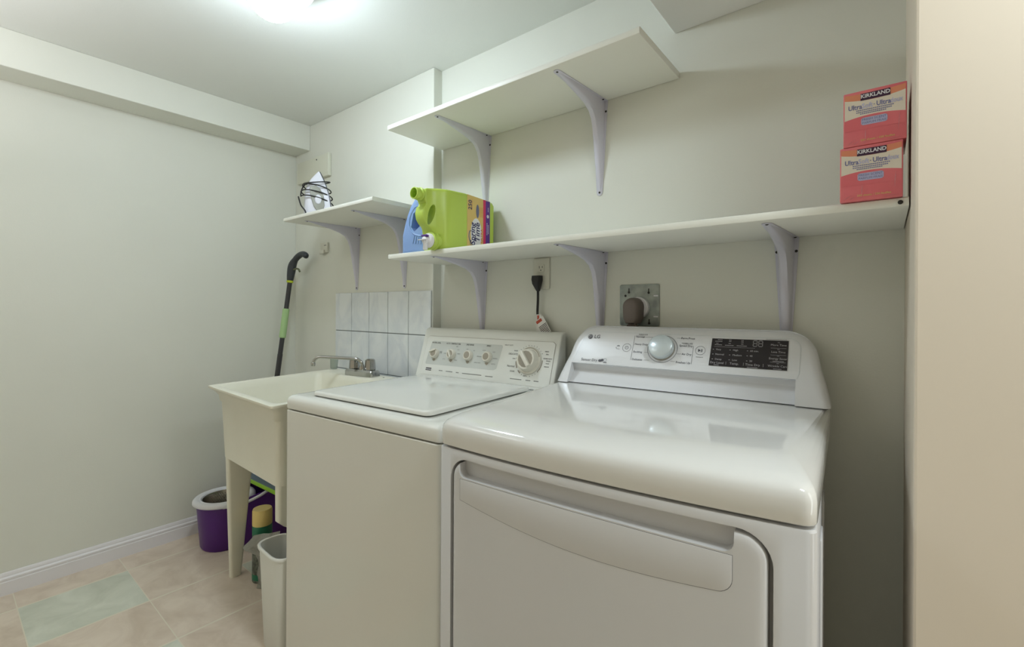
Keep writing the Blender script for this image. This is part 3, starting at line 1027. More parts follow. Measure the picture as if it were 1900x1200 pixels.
def cons_outline(i):
    """front-view outline (u, z): flared base, rounded shoulders"""
    L = [(0.000, 0.9375), (0.004, 0.955), (0.013, 0.99), (0.023, 1.02)]
    cxl, czl, r = 0.100, 1.040, 0.068
    for k in range(9):
        a = R(168 - 78 * k / 8)
        L.append((cxl + (r + 0.005) * math.cos(a), czl + r * math.sin(a)))
    Rr = [(0.704, 0.9375), (0.700, 0.955), (0.692, 0.99), (0.684, 1.02)]
    cxr = 0.606
    for k in range(9):
        a = R(12 + 78 * k / 8)
        Rr.append((cxr + (r + 0.005) * math.cos(a), czl + r * math.sin(a)))
    pts = L + Rr[::-1]
    cx, cz = 0.35, 0.99
    out = []
    for u, z in pts:
        du = -i if u > cx else i
        out.append((u + du, z - (i if z > 0.96 else 0)))
    return out


vf = lambda z: QV0 + (z - QZ0) * (QV1 - QV0) / (QZ1 - QZ0)
rs = []
for i, dv in ((0.018, 0.0), (0.012, 0.0012), (0.006, 0.005), (0.002, 0.0105), (0.0, 0.018)):
    rs.append([(u, vf(z) + dv, z) for u, z in cons_outline(i)])
rs.append([(u, 0.613, z) for u, z in cons_outline(0.0)])
rs.append([(u, 0.620, z) for u, z in cons_outline(0.006)])
con = B().rings(rs).build('console', 'lgcon', t, smooth=40)
cz = [(0.45, 0.90), (0.45, 0.9955), (0.5478, 0.9955), (0.566, 0.990), (0.570, 0.975), (0.560, 0.960), (0.532, 0.938), (0.50, 0.930), (0.48, 0.90)]
cut(con, [B().prism(cz, 0.040, 0.634, 'x')])
B().box(0.004, 0.698, 0.535, 0.615, 0.934, 0.9378).build('console_seam', 'gap', t, label='dark seam under the console')
# fine outline of the control area
ln = [(0.042, 0.010)] + [(0.060, 0.075)] + [(0.092 - 0.030 * math.cos(R(a)), 0.083 + 0.030 * math.sin(R(a))) for a in range(10, 91, 16)]
rn = [(0.643 - 0.024 + 0.024 * math.cos(R(a)), 0.086 + 0.026 * math.sin(R(a))) for a in range(90, -1, -15)] + [(0.641, 0.02), (0.636, 0.006)]
pts = ln + rn
b = B()
for (x0, y0), (x1, y1) in zip(pts[:-1], pts[1:]):
    dx, dy = x1 - x0, y1 - y0
    L_ = math.hypot(dx, dy)
    nx, ny = -dy / L_ * 0.00035, dx / L_ * 0.00035
    b.poly([(x0 - nx, y0 - ny), (x1 - nx, y1 - ny), (x1 + nx, y1 + ny), (x0 + nx, y0 + ny)], qm, 0.0008)
b.build('panel_outline', 'lgknob', con, smooth=0)
# printed lettering
b = B()
at = lambda x, y: qm @ T((x, y, 0.0012))
b.text('LG', 0.0165, at(0.1065, 0.0958), 0.012)
b.text('Sensor Dry', 0.0122, at(0.0965, 0.0176), 0.0, xs=0.95)
for x, y, s_ in ((0.246, 0.101, 'Normal'), (0.249, 0.0772, 'Heavy Duty'), (0.243, 0.0528, 'Bedding'), (0.244, 0.0292, 'Delicates'),):
    b.text(s_, 0.0082, at(0.2285, y), 0.006, 'LEFT')
b.text('ENERGUIDE', 0.0050, at(0.236, 0.1085), 0.01, 'LEFT')
b.quad(0.228, 0.250, 0.1052, 0.1056, qm, 0.0012)
for x, y, s_ in ((0.391, 0.1018, 'Perm.Press'), (0.391, 0.079, 'Speed Dry'), (0.391, 0.0538, 'Air Dry'), (0.391, 0.0288, 'Freshen Up')):
    b.text(s_, 0.0082, at(x if s_ != 'Perm.Press' else 0.395, y), 0.006, 'RIGHT')
b.text('NORMAL DRY', 0.0046, at(0.391, 0.0865), 0.01, 'RIGHT')
b.quad(0.366, 0.391, 0.0836, 0.084, qm, 0.0012)
for x0, x1, y in ((0.247, 0.30, 0.1012), (0.2605, 0.271, 0.0528), (0.264, 0.279, 0.0292), (0.346, 0.362, 0.1018), (0.352, 0.364, 0.0538), (0.338, 0.350, 0.0305)):
    b.quad(x0, x1, y - 0.0003, y + 0.0003, qm, 0.0012)
b.quad(0.2247, 0.2255, 0.026, 0.104, qm, 0.0012)
b.quad(0.3930, 0.3938, 0.026, 0.080, qm, 0.0012)
# wifi / smart marks
b.ring(0.1800, 0.066, 0.0042, 0.0052, qm, 0.0012, 14, 20, 160)
b.ring(0.1800, 0.066, 0.0020, 0.0030, qm, 0.0012, 12, 20, 160)
b.quad(0.1745, 0.1855, 0.0585, 0.0592, qm, 0.0012)
b.disc(0.1745, 0.0625, 0.0012, qm, 0.0012)
b.disc(0.1318, 0.0175, 0.0056, qm, 0.0012, 18, 0.75)
b.disc(0.1385, 0.0195, 0.0042, qm, 0.0012, 18)
b.ring(0.1475, 0.0205, 0.0045, 0.0051, qm, 0.0012, 20)
b.quad(0.1425, 0.1540, 0.0118, 0.0140, qm, 0.0012)
for k in range(18):
    b.quad(0.567 + k * 0.0026, 0.5688 + k * 0.0026, 0.1077, 0.1087, qm, 0.0012)
for k in range(7):
    b.quad(0.4035 + k * 0.0026, 0.4053 + k * 0.0026, 0.0475, 0.0487, qm, 0.0012)
b.build('lettering', 'lgtext', con, smooth=0)
# round maker's mark
b = B().disc(0.0835, 0.0955, 0.0078, qm, 0.0011, 28)
lg = b.build('badge', 'lgtext', con, smooth=0, label='round grey emblem')
b = B()
b.ring(0.0835, 0.0955, 0.0050, 0.0057, qm, 0.0014, 30, -5, 265)
b.quad(0.0830, 0.0838, 0.0935, 0.0985, qm, 0.0014)
b.quad(0.0830, 0.0862, 0.0928, 0.0935, qm, 0.0014)
b.quad(0.0845, 0.0892, 0.0950, 0.0956, qm, 0.0014)
b.disc(0.0810, 0.0978, 0.0009, qm, 0.0014, 10)
b.build('badge_face', 'lgcon', lg, smooth=0)
# buttons
def button(x, kind):
    o = B().ring(x, 0.0645 if kind == 'p' else 0.0675, 0.0122, 0.0130, qm, 0.0012, 36).build('button', 'lgtext', con, smooth=0, label='round power button' if kind == 'p' else 'round start pause button')
    y = 0.0645 if kind == 'p' else 0.0675
    b = B()
    if kind == 'p':
        b.ring(x, y, 0.0042, 0.0054, qm, 0.0012, 24, 120, 420)
        b.quad(x - 0.0006, x + 0.0006, y, y + 0.0058, qm, 0.0012)
    else:
        b.poly([(x - 0.0055, y - 0.0045), (x + 0.001, y), (x - 0.0055, y + 0.0045)], qm, 0.0012)
        b.quad(x + 0.0018, x + 0.0030, y - 0.0042, y + 0.0042, qm, 0.0012)
        b.quad(x + 0.0042, x + 0.0054, y - 0.0042, y + 0.0042, qm, 0.0012)
    b.build('button_symbol', 'lgtext', o, smooth=0)


button(0.2067, 'p')
button(0.4123, 's')
# dial
dm = qm @ T((0.3105, 0.0665, 0.0008))
B().ring(0, 0, 0.0408, 0.0418, dm, 0.0006, 56).build('dial_ring', 'lgtext', con, smooth=0)
dl = B().lathe([(0.0345, 0), (0.0345, 0.018), (0.0335, 0.0225), (0.031, 0.0245), (0, 0.0252)], 56, dm).build('dial', 'lgknob', t, smooth=40, label='silver round cycle dial')
B().lathe([(0.0349, 0.0), (0.0353, 0.002), (0.0353, 0.006), (0.0349, 0.007)], 48, dm, cap=False).build('dial_collar', 'knobt', dl)
# display
disp = B().poly([(0.4375, 0.0262), (0.6158, 0.0258), (0.6168, 0.1056), (0.4392, 0.1050)], qm, 0.0014).build('display', 'display', t, smooth=0, label='dark glossy display window')
b = B()
dt = lambda x, y: qm @ T((0.4385 + x, 0.026 + y, 0.0018))
for y, s_, z in ((0.0105, 'Dry Level', 0.0085),):
    b.text(s_, z, dt(0.0185, y - 0.0015), 0.0)
b.text('Temp.', 0.0085, dt(0.060, 0.009), 0.0)
b.text('Time Dry', 0.0085, dt(0.102, 0.009), 0.0)
for y, a, c, e in ((0.047, 'Very', 'High', '60 min.'), (0.033, 'Normal', 'Medium', '40'), (0.019, 'Damp', 'Low', '20')):
    b.text(a, 0.0068, dt(0.0125, y), 0.0, 'LEFT')
    b.text(c, 0.0068, dt(0.054, y), 0.0, 'LEFT')
    b.text(e, 0.0068, dt(0.094, y), 0.0, 'LEFT')
    for x in (0.005, 0.046, 0.087):
        b.quad(x, x + 0.0028, y - 0.0007, y + 0.0007, dt(0, 0))
for y, s_ in ((0.0665, 'More Time'), (0.0475, 'Less Time'), (0.0295, 'Energy Saver'), (0.0095, 'Wrinkle Care')):
    b.text(s_, 0.0076, dt(0.157, y), 0.0)
    b.quad(0.1545, 0.1595, y + 0.0068, y + 0.0076, dt(0, 0))
for y in (0.058, 0.0392, 0.0198):
    b.quad(0.140, 0.174, y - 0.0003, y + 0.0003, dt(0, 0))
b.quad(0.008, 0.105, 0.0548, 0.0553, dt(0, 0))
for x in (0.040, 0.081, 0.1255):
    b.quad(x, x + 0.0006, 0.005, 0.0135, dt(0, 0))
for x0, x1, y in ((0.015, 0.029, 0.0755), (0.009, 0.029, 0.0705), (0.012, 0.020, 0.0650), (0.009, 0.029, 0.0605), (0.043, 0.050, 0.0755), (0.043, 0.050, 0.0715), (0.042, 0.050, 0.0655),
                  (0.034, 0.056, 0.0602), (0.072, 0.079, 0.0755), (0.072, 0.079, 0.0712), (0.072, 0.079, 0.0655), (0.062, 0.088, 0.0600), (0.012, 0.024, 0.0028), (0.09, 0.114, 0.0020), (0.146, 0.170, 0.0226), (0.148, 0.168, 0.0022)):
    n_ = max(2, int((x1 - x0) / 0.003))
    for k in range(n_):
        b.quad(x0 + k * 0.003, x0 + k * 0.003 + 0.0023, y - 0.0007, y + 0.0007, dt(0, 0))
b.build('lettering', 'disptext', disp, smooth=0)
b = B()
for x in (0.100, 0.1125):
    for y in (0.0605, 0.0685, 0.0765):
        b.quad(x + 0.0008, x + 0.0082, y - 0.0006, y + 0.0006, dt(0, 0))
    for y in (0.0610, 0.0690):
        b.quad(x - 0.0004, x + 0.0006, y + 0.0004, y + 0.0066, dt(0, 0))
        b.quad(x + 0.0084, x + 0.0094, y + 0.0004, y + 0.0066, dt(0, 0))
b.build('digits', 'disptext', disp, smooth=0, label='two unlit digits')

# ------------------------------------------------------------------ things on the long shelf
# lime jug lying on its back, taps over the shelf edge.  local: x thickness, y length to the wall, z up
ZS = 1.3686
t = thing('detergent_jug', 'large lime green detergent jug lying on the long shelf', 'jug', (-1.2000, 1.10, ZS))


def jp(Y, Z):
    return (Y - 1.10, Z)


side = [jp(1.375, 0.0), jp(1.386, 0.012), jp(1.387, 0.195), jp(1.374, 0.208), jp(1.24, 0.2155), jp(1.226, 0.2165), jp(1.10, 0.2115), jp(1.072, 0.2085), jp(1.064, 0.204), jp(1.060, 0.170),
        jp(1.067, 0.157), jp(1.064, 0.149), jp(1.0555, 0.142), jp(1.0505, 0.120), jp(1.0555, 0.100), jp(1.066, 0.086), jp(1.080, 0.076), jp(1.089, 0.068), jp(1.094, 0.056), jp(1.098, 0.050),
        jp(1.112, 0.046), jp(1.115, 0.0)]
TH = 0.128
XC = -0.058


def pinch(co):
    f = max(0.0, min(1.0, (co.y - (-0.028)) / 0.075))
    f = 0.36 + 0.64 * f * f * (3 - 2 * f)
    return Vector((XC + (co.x + TH / 2) * f + (1 - (f - 0.36) / 0.64) * 0.0 + ((-TH / 2) - XC) * ((f - 0.36) / 0.64), co.y, co.z))


jb = B().prism(side, -TH, 0.0, 'x', 0.013, 4)
for yy in (-0.03, -0.02, -0.01, 0.0, 0.01, 0.02, 0.03, 0.04, 0.05):
    bmesh.ops.bisect_plane(jb.bm, geom=jb.bm.verts[:] + jb.bm.edges[:] + jb.bm.faces[:], plane_co=(0, yy, 0), plane_no=(0, 1, 0))
jb.map(pinch)
body = jb.build('jug_body', 'jug', t, smooth=50)
hole = []
for k in range(20):
    a = 2 * math.pi * k / 20
    y_, z_ = 0.0125 * math.cos(a), 0.037 * math.sin(a)
    c_, s_ = math.cos(R(14)), math.sin(R(14))
    hole.append(jp(1.0845 + y_ * c_ + z_ * -s_ * -0.8, 0.118 + y_ * s_ - abs(0) + z_ * c_))
cut(body, [B().prism(hole, -TH - 0.05, 0.05, 'x')])
yr = Matrix.Rotation(R(90), 4, 'X')
mxn = T((XC, -0.037, 0.1865)) @ yr
B().lathe([(0.0205, -0.006), (0.0205, 0.003), (0.0235, 0.006), (0.0235, 0.010), (0.0195, 0.013), (0.0195, 0.018), (0.021, 0.020), (0.021, 0.024), (0.0205, 0.026), (0.0205, 0.034), (0.0175, 0.035), (0.0175, 0.004)], 28,
          mxn, cap=False).build('neck', 'jug', t, smooth=40)
B().lathe([(0.0174, 0.006), (0, 0.006)], 28, mxn, cap=False).build('neck_inside', 'jugin', t)
mxs = T((-0.040, 0.012, 0.0275)) @ yr
B().lathe([(0.0275, -0.012), (0.0275, 0.003), (0.0315, 0.005), (0.0315, 0.011), (0.0285, 0.013), (0.0285, 0.018), (0.0305, 0.020), (0.0305, 0.026), (0.026, 0.027), (0, 0.027)], 32, mxs).build('collar', 'jug', t, smooth=40)
sp = B().lathe([(0.025, 0.024), (0.025, 0.036), (0.0225, 0.040), (0.012, 0.042), (0.012, 0.052), (0, 0.053)], 28, mxs).build('tap', 'capw', t, smooth=40, label='white push tap')
B().lathe([(0.0075, 0), (0.0085, -0.032), (0.0065, -0.032), (0.0065, -0.03), (0, -0.03)], 16, T((-0.040, -0.034, 0.026))).build('tap_spout', 'capw', sp)
B().box(-0.016, 0.012, -0.016, -0.001, 0, 0.006, 0.002, 2, T((-0.040, -0.026, 0.038)) @ Matrix.Rotation(R(-10), 4, 'X')).build('tap_lever', 'labpurple', sp, label='purple lever')
B().box(-0.013, 0.013, -0.030, 0.0, 0, 0.003, 0.001, 2, T((-0.040, -0.028, 0.030)) @ Matrix.Rotation(R(10), 4, 'X')).build('tap_wing', 'capw', sp)
# label on the side that faces the room; text runs upwards
jm = frame((0.0, 0, 0), (0, 1, 0), (0, 0, 1))
ly0, ly1 = 0.130, 0.256
lab = B().prism([(ly0, 0.002), (ly1, 0.002), (ly1, 0.2065), (ly0, 0.2125)], 0.0002, 0.0007, 'z', 0, 1, jm).build('label', 'label', t, smooth=0, label='tan label with purple edge')
B().quad(0.2175, 0.2315, 0.002, 0.2075, jm, 0.0009).build('label_band', 'labmag', lab, smooth=0, label='magenta band')
B().quad(0.2315, 0.256, 0.002, 0.2062, jm, 0.0009).build('label_band', 'labpurple', lab, smooth=0, label='purple band')
um = lambda y, z: jm @ T((y, z, 0.0014)) @ Matrix.Rotation(R(90), 4, 'Z')
B().disc(0.179, 0.072, 0.030, jm, 0.0010, 32, 1.95).build('label_burst', 'labwhite', lab, smooth=0, label='white burst')
b = B()
b.ring(0.176, 0.062, 0.034, 0.0385, jm, 0.0010, 30, 150, 300)
b.ring(0.179, 0.055, 0.038, 0.041, jm, 0.0010, 30, 210, 330)
b.disc(0.186, 0.158, 0.0085, jm, 0.0010, 24, 3.0)
b.build('label_swirl', 'labgrey', lab, smooth=0)
b = B()
b.text('Spring', 0.036, um(0.1605, 0.070), 0.018, shear=0.15, xs=0.92)
b.text('Time', 0.036, um(0.186, 0.078), 0.018, shear=0.15, xs=1.0)
b.text('250', 0.026, um(0.146, 0.176), 0.012, xs=0.95)
b.build('label_lettering', 'labnavy', lab, smooth=0)
b = B()
b.text('ULTRA', 0.0135, um(0.2085, 0.068), 0.012, xs=1.25)
b.quad(0.156, 0.1568, 0.16, 0.192, jm, 0.0012)
b.build('label_lettering', 'labred', lab, smooth=0)
b = B()
for k in range(3):
    for j in range(7):
        b.quad(0.198 + k * 0.007, 0.2005 + k * 0.007, 0.138 + j * 0.0055, 0.1425 + j * 0.0055, jm, 0.0012)
b.build('label_lettering', 'labor', lab, smooth=0)
b = B()
for y, z0, z1 in ((0.2455, 0.165, 0.186), (0.240, 0.01, 0.05), (0.246, 0.01, 0.05), (0.2395, 0.075, 0.125), (0.2465, 0.08, 0.12)):
    for j in range(int((z1 - z0) / 0.006)):
        b.quad(y - 0.0014, y + 0.0014, z0 + j * 0.006, z0 + j * 0.006 + 0.0045, jm, 0.0012)
b.ring(0.2435, 0.147, 0.004, 0.0065, jm, 0.0012, 20)
b.quad(0.2405, 0.2465, 0.144, 0.15, jm, 0.0012)
b.build('label_lettering', 'labwhite', lab, smooth=0)

# blue bottle behind the jug
t = thing('detergent_bottle', 'pale blue detergent bottle standing behind the lime jug on the long shelf', 'bottle', (-1.452, 1.160, ZS), 16)
bp_ = [(0.0, 0.0), (0.112, 0.0), (0.112, 0.10), (0.108, 0.135), (0.100, 0.165), (0.086, 0.196), (0.082, 0.205), (0.056, 0.205), (0.048, 0.194), (0.036, 0.178), (0.022, 0.145), (0.010, 0.108), (0.0, 0.068)]
body = B().prism(bp_, -0.042, 0.042, 'y', 0.014, 4).build('bottle_body', 'blue', t, smooth=50)
cut(body, [B().prism([(0.044, 0.098), (0.058, 0.080), (0.082, 0.098), (0.080, 0.135), (0.066, 0.158), (0.054, 0.148)], -0.08, 0.08, 'y')])
b = B()
for k in range(6):
    b.tube([(0.060 + k * 0.009, -0.0425, 0.066 - k * 0.001), (0.052 + k * 0.012, -0.0425, 0.035)], 0.0022, 6)
b.tube(spline([(0.098, -0.041, 0.17), (0.062, -0.041, 0.172), (0.038, -0.0415, 0.135), (0.038, -0.0418, 0.098), (0.056, -0.042, 0.072), (0.09, -0.042, 0.062)], 5), 0.003, 8)
b.build('grip_ribs', 'blue', t)
B().lathe([(0.017, 0.200), (0.017, 0.206), (0.0195, 0.207), (0.019, 0.232), (0.017, 0.235), (0, 0.235)], 28, T((0.069, 0, 0))).build('cap', 'capw', t, label='white screw cap')


# dryer-sheet cartons
def carton(z0, label):
    t = thing('carton', label, 'box', (0.026, 1.102, z0), 0, 'dryer sheet cartons at the right end of the long shelf')
    W2, H2, D2 = 0.0940, 0.1040, 0.118
    B().box(-W2, 0, 0, D2, 0, H2, 0.0018, 2).build('carton_body', 'boxr', t)
    fm_ = frame((-W2, 0, 0), (1, 0, 0), (0, 0, 1))
    nn = 14
    xs_ = [0.002 + (W2 - 0.004) * k / nn for k in range(nn + 1)]
    cv = lambda x: (1 - ((x - W2 / 2) / (W2 / 2)) ** 2)
    B().poly([(x, 0.030 + 0.0 * cv(x)) for x in xs_] + [(x, 0.100 - 0.003 * cv(x)) for x in xs_[::-1]], fm_, 0.0003).build('print_glow', 'boxo', t, smooth=0, label='orange printed area')
    B().poly([(x, 0.050 + 0.006 * cv(x)) for x in xs_] + [(x, 0.090 - 0.006 * cv(x)) for x in xs_[::-1]], fm_, 0.0006).build('print_band', 'boxw', t, smooth=0, label='cream band with curved edges')
    B().poly([(x, 0.0295) for x in xs_] + [(x, 0.0505 + 0.006 * cv(x)) for x in xs_[::-1]], fm_, 0.0005).build('print_base', 'boxr', t, smooth=0)
    bx_ = B().quad(0.0265, 0.0705, 0.0845, 0.0975, fm_, 0.0009).build('badge', 'boxd', t, smooth=0, label='dark plum badge')
    B().text('KIRKLAND', 0.0098, fm_ @ T((0.0485, 0.0918, 0.0012)), 0.03, xs=0.92).build('badge_lettering', 'labwhite', bx_, smooth=0)
    b = B()
    b.text('Ultra', 0.0128, fm_ @ T((0.0075, 0.0735, 0.0009)), 0.02, 'LEFT', xs=0.80)
    b.text('Ultra', 0.0128, fm_ @ T((0.0500, 0.0735, 0.0009)), 0.02, 'LEFT', xs=0.80)
    b.disc(0.0470, 0.0735, 0.0009, fm_, 0.0009, 10)
    b.build('lettering', 'boxb', t, smooth=0)
    b = B()
    b.text('Soft', 0.0128, fm_ @ T((0.0285, 0.0735, 0.0009)), 0.02, 'LEFT', xs=0.80)
    b.text('doux', 0.0128, fm_ @ T((0.0705, 0.0735, 0.0009)), 0.02, 'LEFT', xs=0.66)
    b.build('lettering', 'boxl', t, smooth=0)
    b = B()
    for y, x0, x1 in ((0.0665, 0.020, 0.078), (0.0628, 0.020, 0.076), (0.0595, 0.026, 0.066)):
        for k in range(int((x1 - x0) / 0.0028)):
            b.quad(x0 + k * 0.0028, x0 + k * 0.0028 + 0.0021, y - 0.0009, y + 0.0009, fm_, 0.0009)
    b.build('small_print', 'boxb', t, smooth=0)
    s2 = B().poly(rrect(0.0275, 0.0665, 0.0375, 0.0515, 0.004), fm_, 0.0009).build('print_strip', 'boxl', t, smooth=0, label='pale strip')
    b = B()
    b.text('FRESH SCENT', 0.0060, fm_ @ T((0.047, 0.0475, 0.0012)), 0.0)
    b.text('PARFUM FRAIS', 0.0056, fm_ @ T((0.047, 0.0412, 0.0012)), 0.0)
    b.build('strip_lettering', 'boxb', s2, smooth=0)
    b = B()
    b.text('250 sheets / 250 feuilles', 0.0052, fm_ @ T((0.052, 0.0095, 0.0009)), 0.01)
    b.build('lettering', 'label', t, smooth=0)
    # creases of the clear wrap that catch the light
    b = B()
    for x0, y0, x1, y1 in ((0.006, 0.004, 0.018, 0.012), (0.015, 0.003, 0.024, 0.009), (0.030, 0.004, 0.036, 0.006), (0.034, 0.008, 0.0345, 0.03), (0.082, 0.018, 0.084, 0.048), (0.066, 0.003, 0.088, 0.004)):
        b.tube([fm_ @ Vector((x0, y0, 0.001)), fm_ @ Vector(((x0 + x1) / 2, (y0 + y1) / 2, 0.0016)), fm_ @ Vector((x1, y1, 0.001))], [0.0001, 0.0005, 0.0001], 6)
    b.build('wrap_crease', 'film', t)
    return t


c1 = carton(ZS, 'lower red dryer sheet carton, standing on the long shelf')
c2 = carton(ZS + 0.1045, 'upper red dryer sheet carton, stacked on the other carton')
for c_ in (c1, c2):
    c_.rotation_euler = (0, R(0), 0)
c2.location.x = 0.031

# ------------------------------------------------------------------ iron on the short shelf
t = thing('clothes_iron', 'white clothes iron standing on its heel, wrapped in its black cord', 'iron', (-2.135, 1.165, 1.5832), 66)
# local: x to the right of the photo (soleplate side), y away, z up to the tip
sec = [(0.000, -0.062, 0.048, 0.050), (0.012, -0.066, 0.053, 0.054), (0.05, -0.064, 0.050, 0.054), (0.09, -0.062, 0.044, 0.051), (0.13, -0.060, 0.036, 0.045), (0.165, -0.050, 0.027, 0.035),
       (0.195, -0.034, 0.017, 0.023), (0.22, -0.014, 0.008, 0.011), (0.234, -0.002, 0.002, 0.003)]


def isec(z, xl, xr, hw, n=10):
    pts = [(xr, -hw, z), (xr, hw, z)]
    for k in range(1, n):
        a = math.pi * k / n
        pts.append((xr + (xl - xr) * math.sin(a) ** 0.8, hw * math.copysign(abs(math.cos(a)) ** 0.7, math.cos(a)), z))
    return pts


B().rings([isec(*q) for q in sec]).build('iron_body', 'ironw', t, smooth=50)
B().rings([[(xr + 0.0005, -hw * 1.03, z), (xr + 0.0005, hw * 1.03, z), (xr + 0.005, hw * 1.03, z), (xr + 0.005, -hw * 1.03, z)] for z, xl, xr, hw in sec]).build('soleplate', 'irons', t, smooth=0)
# grey side panel with a pale dial, on the side that faces the room
g_ = [(-0.038, 0.150), (-0.016, 0.156), (0.004, 0.140), (0.020, 0.105), (0.022, 0.060), (0.014, 0.032), (-0.008, 0.028), (-0.026, 0.055), (-0.038, 0.100), (-0.044, 0.135)]
rs = []
for sc, dy in ((1.0, 0.0), (1.0, -0.003), (0.93, -0.006)):
    rs.append([(-0.010 + (a + 0.010) * sc, -0.0455 + 0.00016 / (1 + 0) * 0 + dy - (0.006 if c < 0.1 else 0), 0.09 + (c - 0.09) * sc) for a, c in g_])
sp_ = B().rings(rs).build('side_panel', 'irong', t, smooth=40)
B().lathe([(0.019, 0), (0.019, 0.006), (0.016, 0.009), (0, 0.010)], 26, T((-0.006, -0.052, 0.088)) @ Matrix.Rotation(R(90), 4, 'X') @ Matrix.Diagonal((0.8, 1.15, 1, 1))).build('dial', 'ironw', sp_)
lp = []


def loop(z, dz, a0, a1, n=22, w_=0.073, hx=-0.007, hy=0.060):
    for k in range(n + 1):
        a = R(a0 + (a1 - a0) * k / n)
        s_ = 1 - max(0, (z - 0.10)) * 2.6
        lp.append((hx + w_ * s_ * math.cos(a), hy * s_ * math.sin(a), z + dz * math.cos(a - R(30))))


loop(0.178, 0.012, -200, 150)
loop(0.150, -0.012, 160, 520)
loop(0.118, -0.014, 180, 540)
loop(0.088, -0.018, 190, 380)
lp += [(0.064, 0.02, 0.05), (0.062, 0.01, 0.02), (0.067, 0.0, 0.0045)]
cd = B().tube(spline(lp, 2), 0.0029, 8)
cd.tube(spline([(-0.088, 0.01, 0.105), (-0.086, -0.022, 0.085), (-0.078, -0.036, 0.055), (-0.062, -0.050, 0.03), (-0.058, -0.058, 0.004)], 6), 0.0035, 8)
cd.build('cord', 'cord', t, smooth=60, label='black cord wound round the iron')

# ------------------------------------------------------------------ spray mop leaning in the corner
b0, b1 = Vector((-2.68, 1.122, 0.0)), Vector((-2.6165, 1.2797, 1.456))
t = thing('spray_mop', 'dark handled mop with a pale green grip leaning in the corner left of the sink', 'mop', tuple(b0))
dv = (b1 - b0)
ax = dv.normalized()
pt = lambda z: ax * (z / ax.z)
B().tube([pt(0.03), pt(0.9)], 0.0135, 16).tube([pt(0.88), pt(1.325)], 0.0125, 16).build('pole', 'mopp', t, smooth=50)
B().tube([pt(0.99), pt(0.994), pt(1.150), pt(1.154)], [0.014, 0.0175, 0.0175, 0.014], 18).build('foam_grip', 'mopg', t, smooth=40, label='pale green foam grip')
B().tube([pt(1.300), pt(1.302), pt(1.312), pt(1.314)], [0.015, 0.0175, 0.0175, 0.015], 18).build('ring', 'mopy', t, smooth=40, label='yellow green ring')
rt = Vector((0.78, 0.62, 0.0))
rt = Vector((0.30, 0.05, 0)).normalized() * 0.0 + Vector((0.86, 0.10, 0)).normalized()
h0 = pt(1.313)
path = [h0, h0 + ax * 0.045, h0 + ax * 0.085 + rt * 0.003, h0 + ax * 0.112 + rt * 0.018, h0 + ax * 0.134 + rt * 0.044, h0 + ax * 0.146 + rt * 0.076, h0 + ax * 0.142 + rt * 0.108, h0 + ax * 0.126 + rt * 0.124]
hd = B().tube(spline(path, 5), [0.0165 + 0.006 * math.sin(math.pi * min(1, k / 16)) if k < 17 else (0.0165 if k < 33 else 0.0165 - 0.0022 * (k - 32)) for k in range(36)], 14)
hd = hd.build('handle', 'moph', t, smooth=60, label='charcoal curved handle')
B().tube(spline([h0 + ax * 0.060 + rt * 0.012, h0 + ax * 0.066 + rt * 0.045, h0 + ax * 0.062 + rt * 0.066, h0 + ax * 0.048 + rt * 0.080], 5), 0.0052, 8).build('trigger', 'mopt', hd, label='olive trigger')
B().box(-0.045, 0.045, -0.13, 0.13, 0.001, 0.022, 0.008, 2).build('mop_head', 'moph', t)

# ------------------------------------------------------------------ spin mop bucket
t = thing('mop_bucket', 'purple spin mop bucket with a white rimmed steel wringer, on the floor by the wall', 'bucket', (-2.535, 0.905, 0), -14)


def oval(x0, x1, y0, y1, z, n=12):
    """stadium outline along y"""
    r = (x1 - x0) / 2
    cx = (x0 + x1) / 2
    pts = []
    for k in range(n + 1):
        a = R(180 + 180 * k / n)
        pts.append((cx + r * math.cos(a), y0 + r + r * math.sin(a), z))
    for k in range(n + 1):
        a = R(180 * k / n)
        pts.append((cx + r * math.cos(a), y1 - r + r * math.sin(a), z))
    return pts


def slope(p, k):
    """rim that steps up towards the wall end"""
    return [(x, y, z + k * max(0.0, min(1.0, (y - 0.10) / 0.10))) for x, y, z in p]


B().rings([oval(-0.094, 0.094, -0.094, 0.325, 0.0), oval(-0.102, 0.102, -0.102, 0.333, 0.012), slope(oval(-0.118, 0.118, -0.118, 0.349, 0.215), 0.045), slope(oval(-0.124, 0.124, -0.124, 0.355, 0.216), 0.045),
           slope(oval(-0.124, 0.124, -0.124, 0.355, 0.224), 0.045), slope(oval(-0.115, 0.115, -0.115, 0.346, 0.224), 0.045), oval(-0.099, 0.099, -0.099, 0.33, 0.02)]).build('bucket_body', 'purple', t, smooth=50)
o_ = B()
o_.rings([[(r_ * math.cos(2 * math.pi * k / 40), r_ * math.sin(2 * math.pi * k / 40), z) for k in range(40)] for r_, z in
          ((0.128, 0.214), (0.134, 0.219), (0.134, 0.228), (0.128, 0.236), (0.114, 0.239), (0.106, 0.234), (0.100, 0.236), (0.094, 0.230), (0.094, 0.214))], closed=True)
o_.build('wringer_rim', 'bwhite', t, smooth=50, label='white oval rim')
bk = B().lathe([(0.0925, 0.231), (0.090, 0.226), (0.086, 0.13), (0.07, 0.12), (0, 0.12)], 40, cap=False).build('wringer_basket', 'steel', t, smooth=40, label='perforated steel basket')
b = B()
for j in range(9):
    for k in range(56):
        a = 2 * math.pi * (k + 0.5 * (j % 2)) / 56
        z = 0.148 + j * 0.0085
        r_ = 0.0858 + (z - 0.13) * 0.042
        b.disc(0, 0, 0.0018, Matrix.Rotation(a, 4, 'Z') @ T((r_ - 0.0006, 0, z)) @ Matrix.Rotation(R(-90), 4, 'Y'), 0.0, 8)
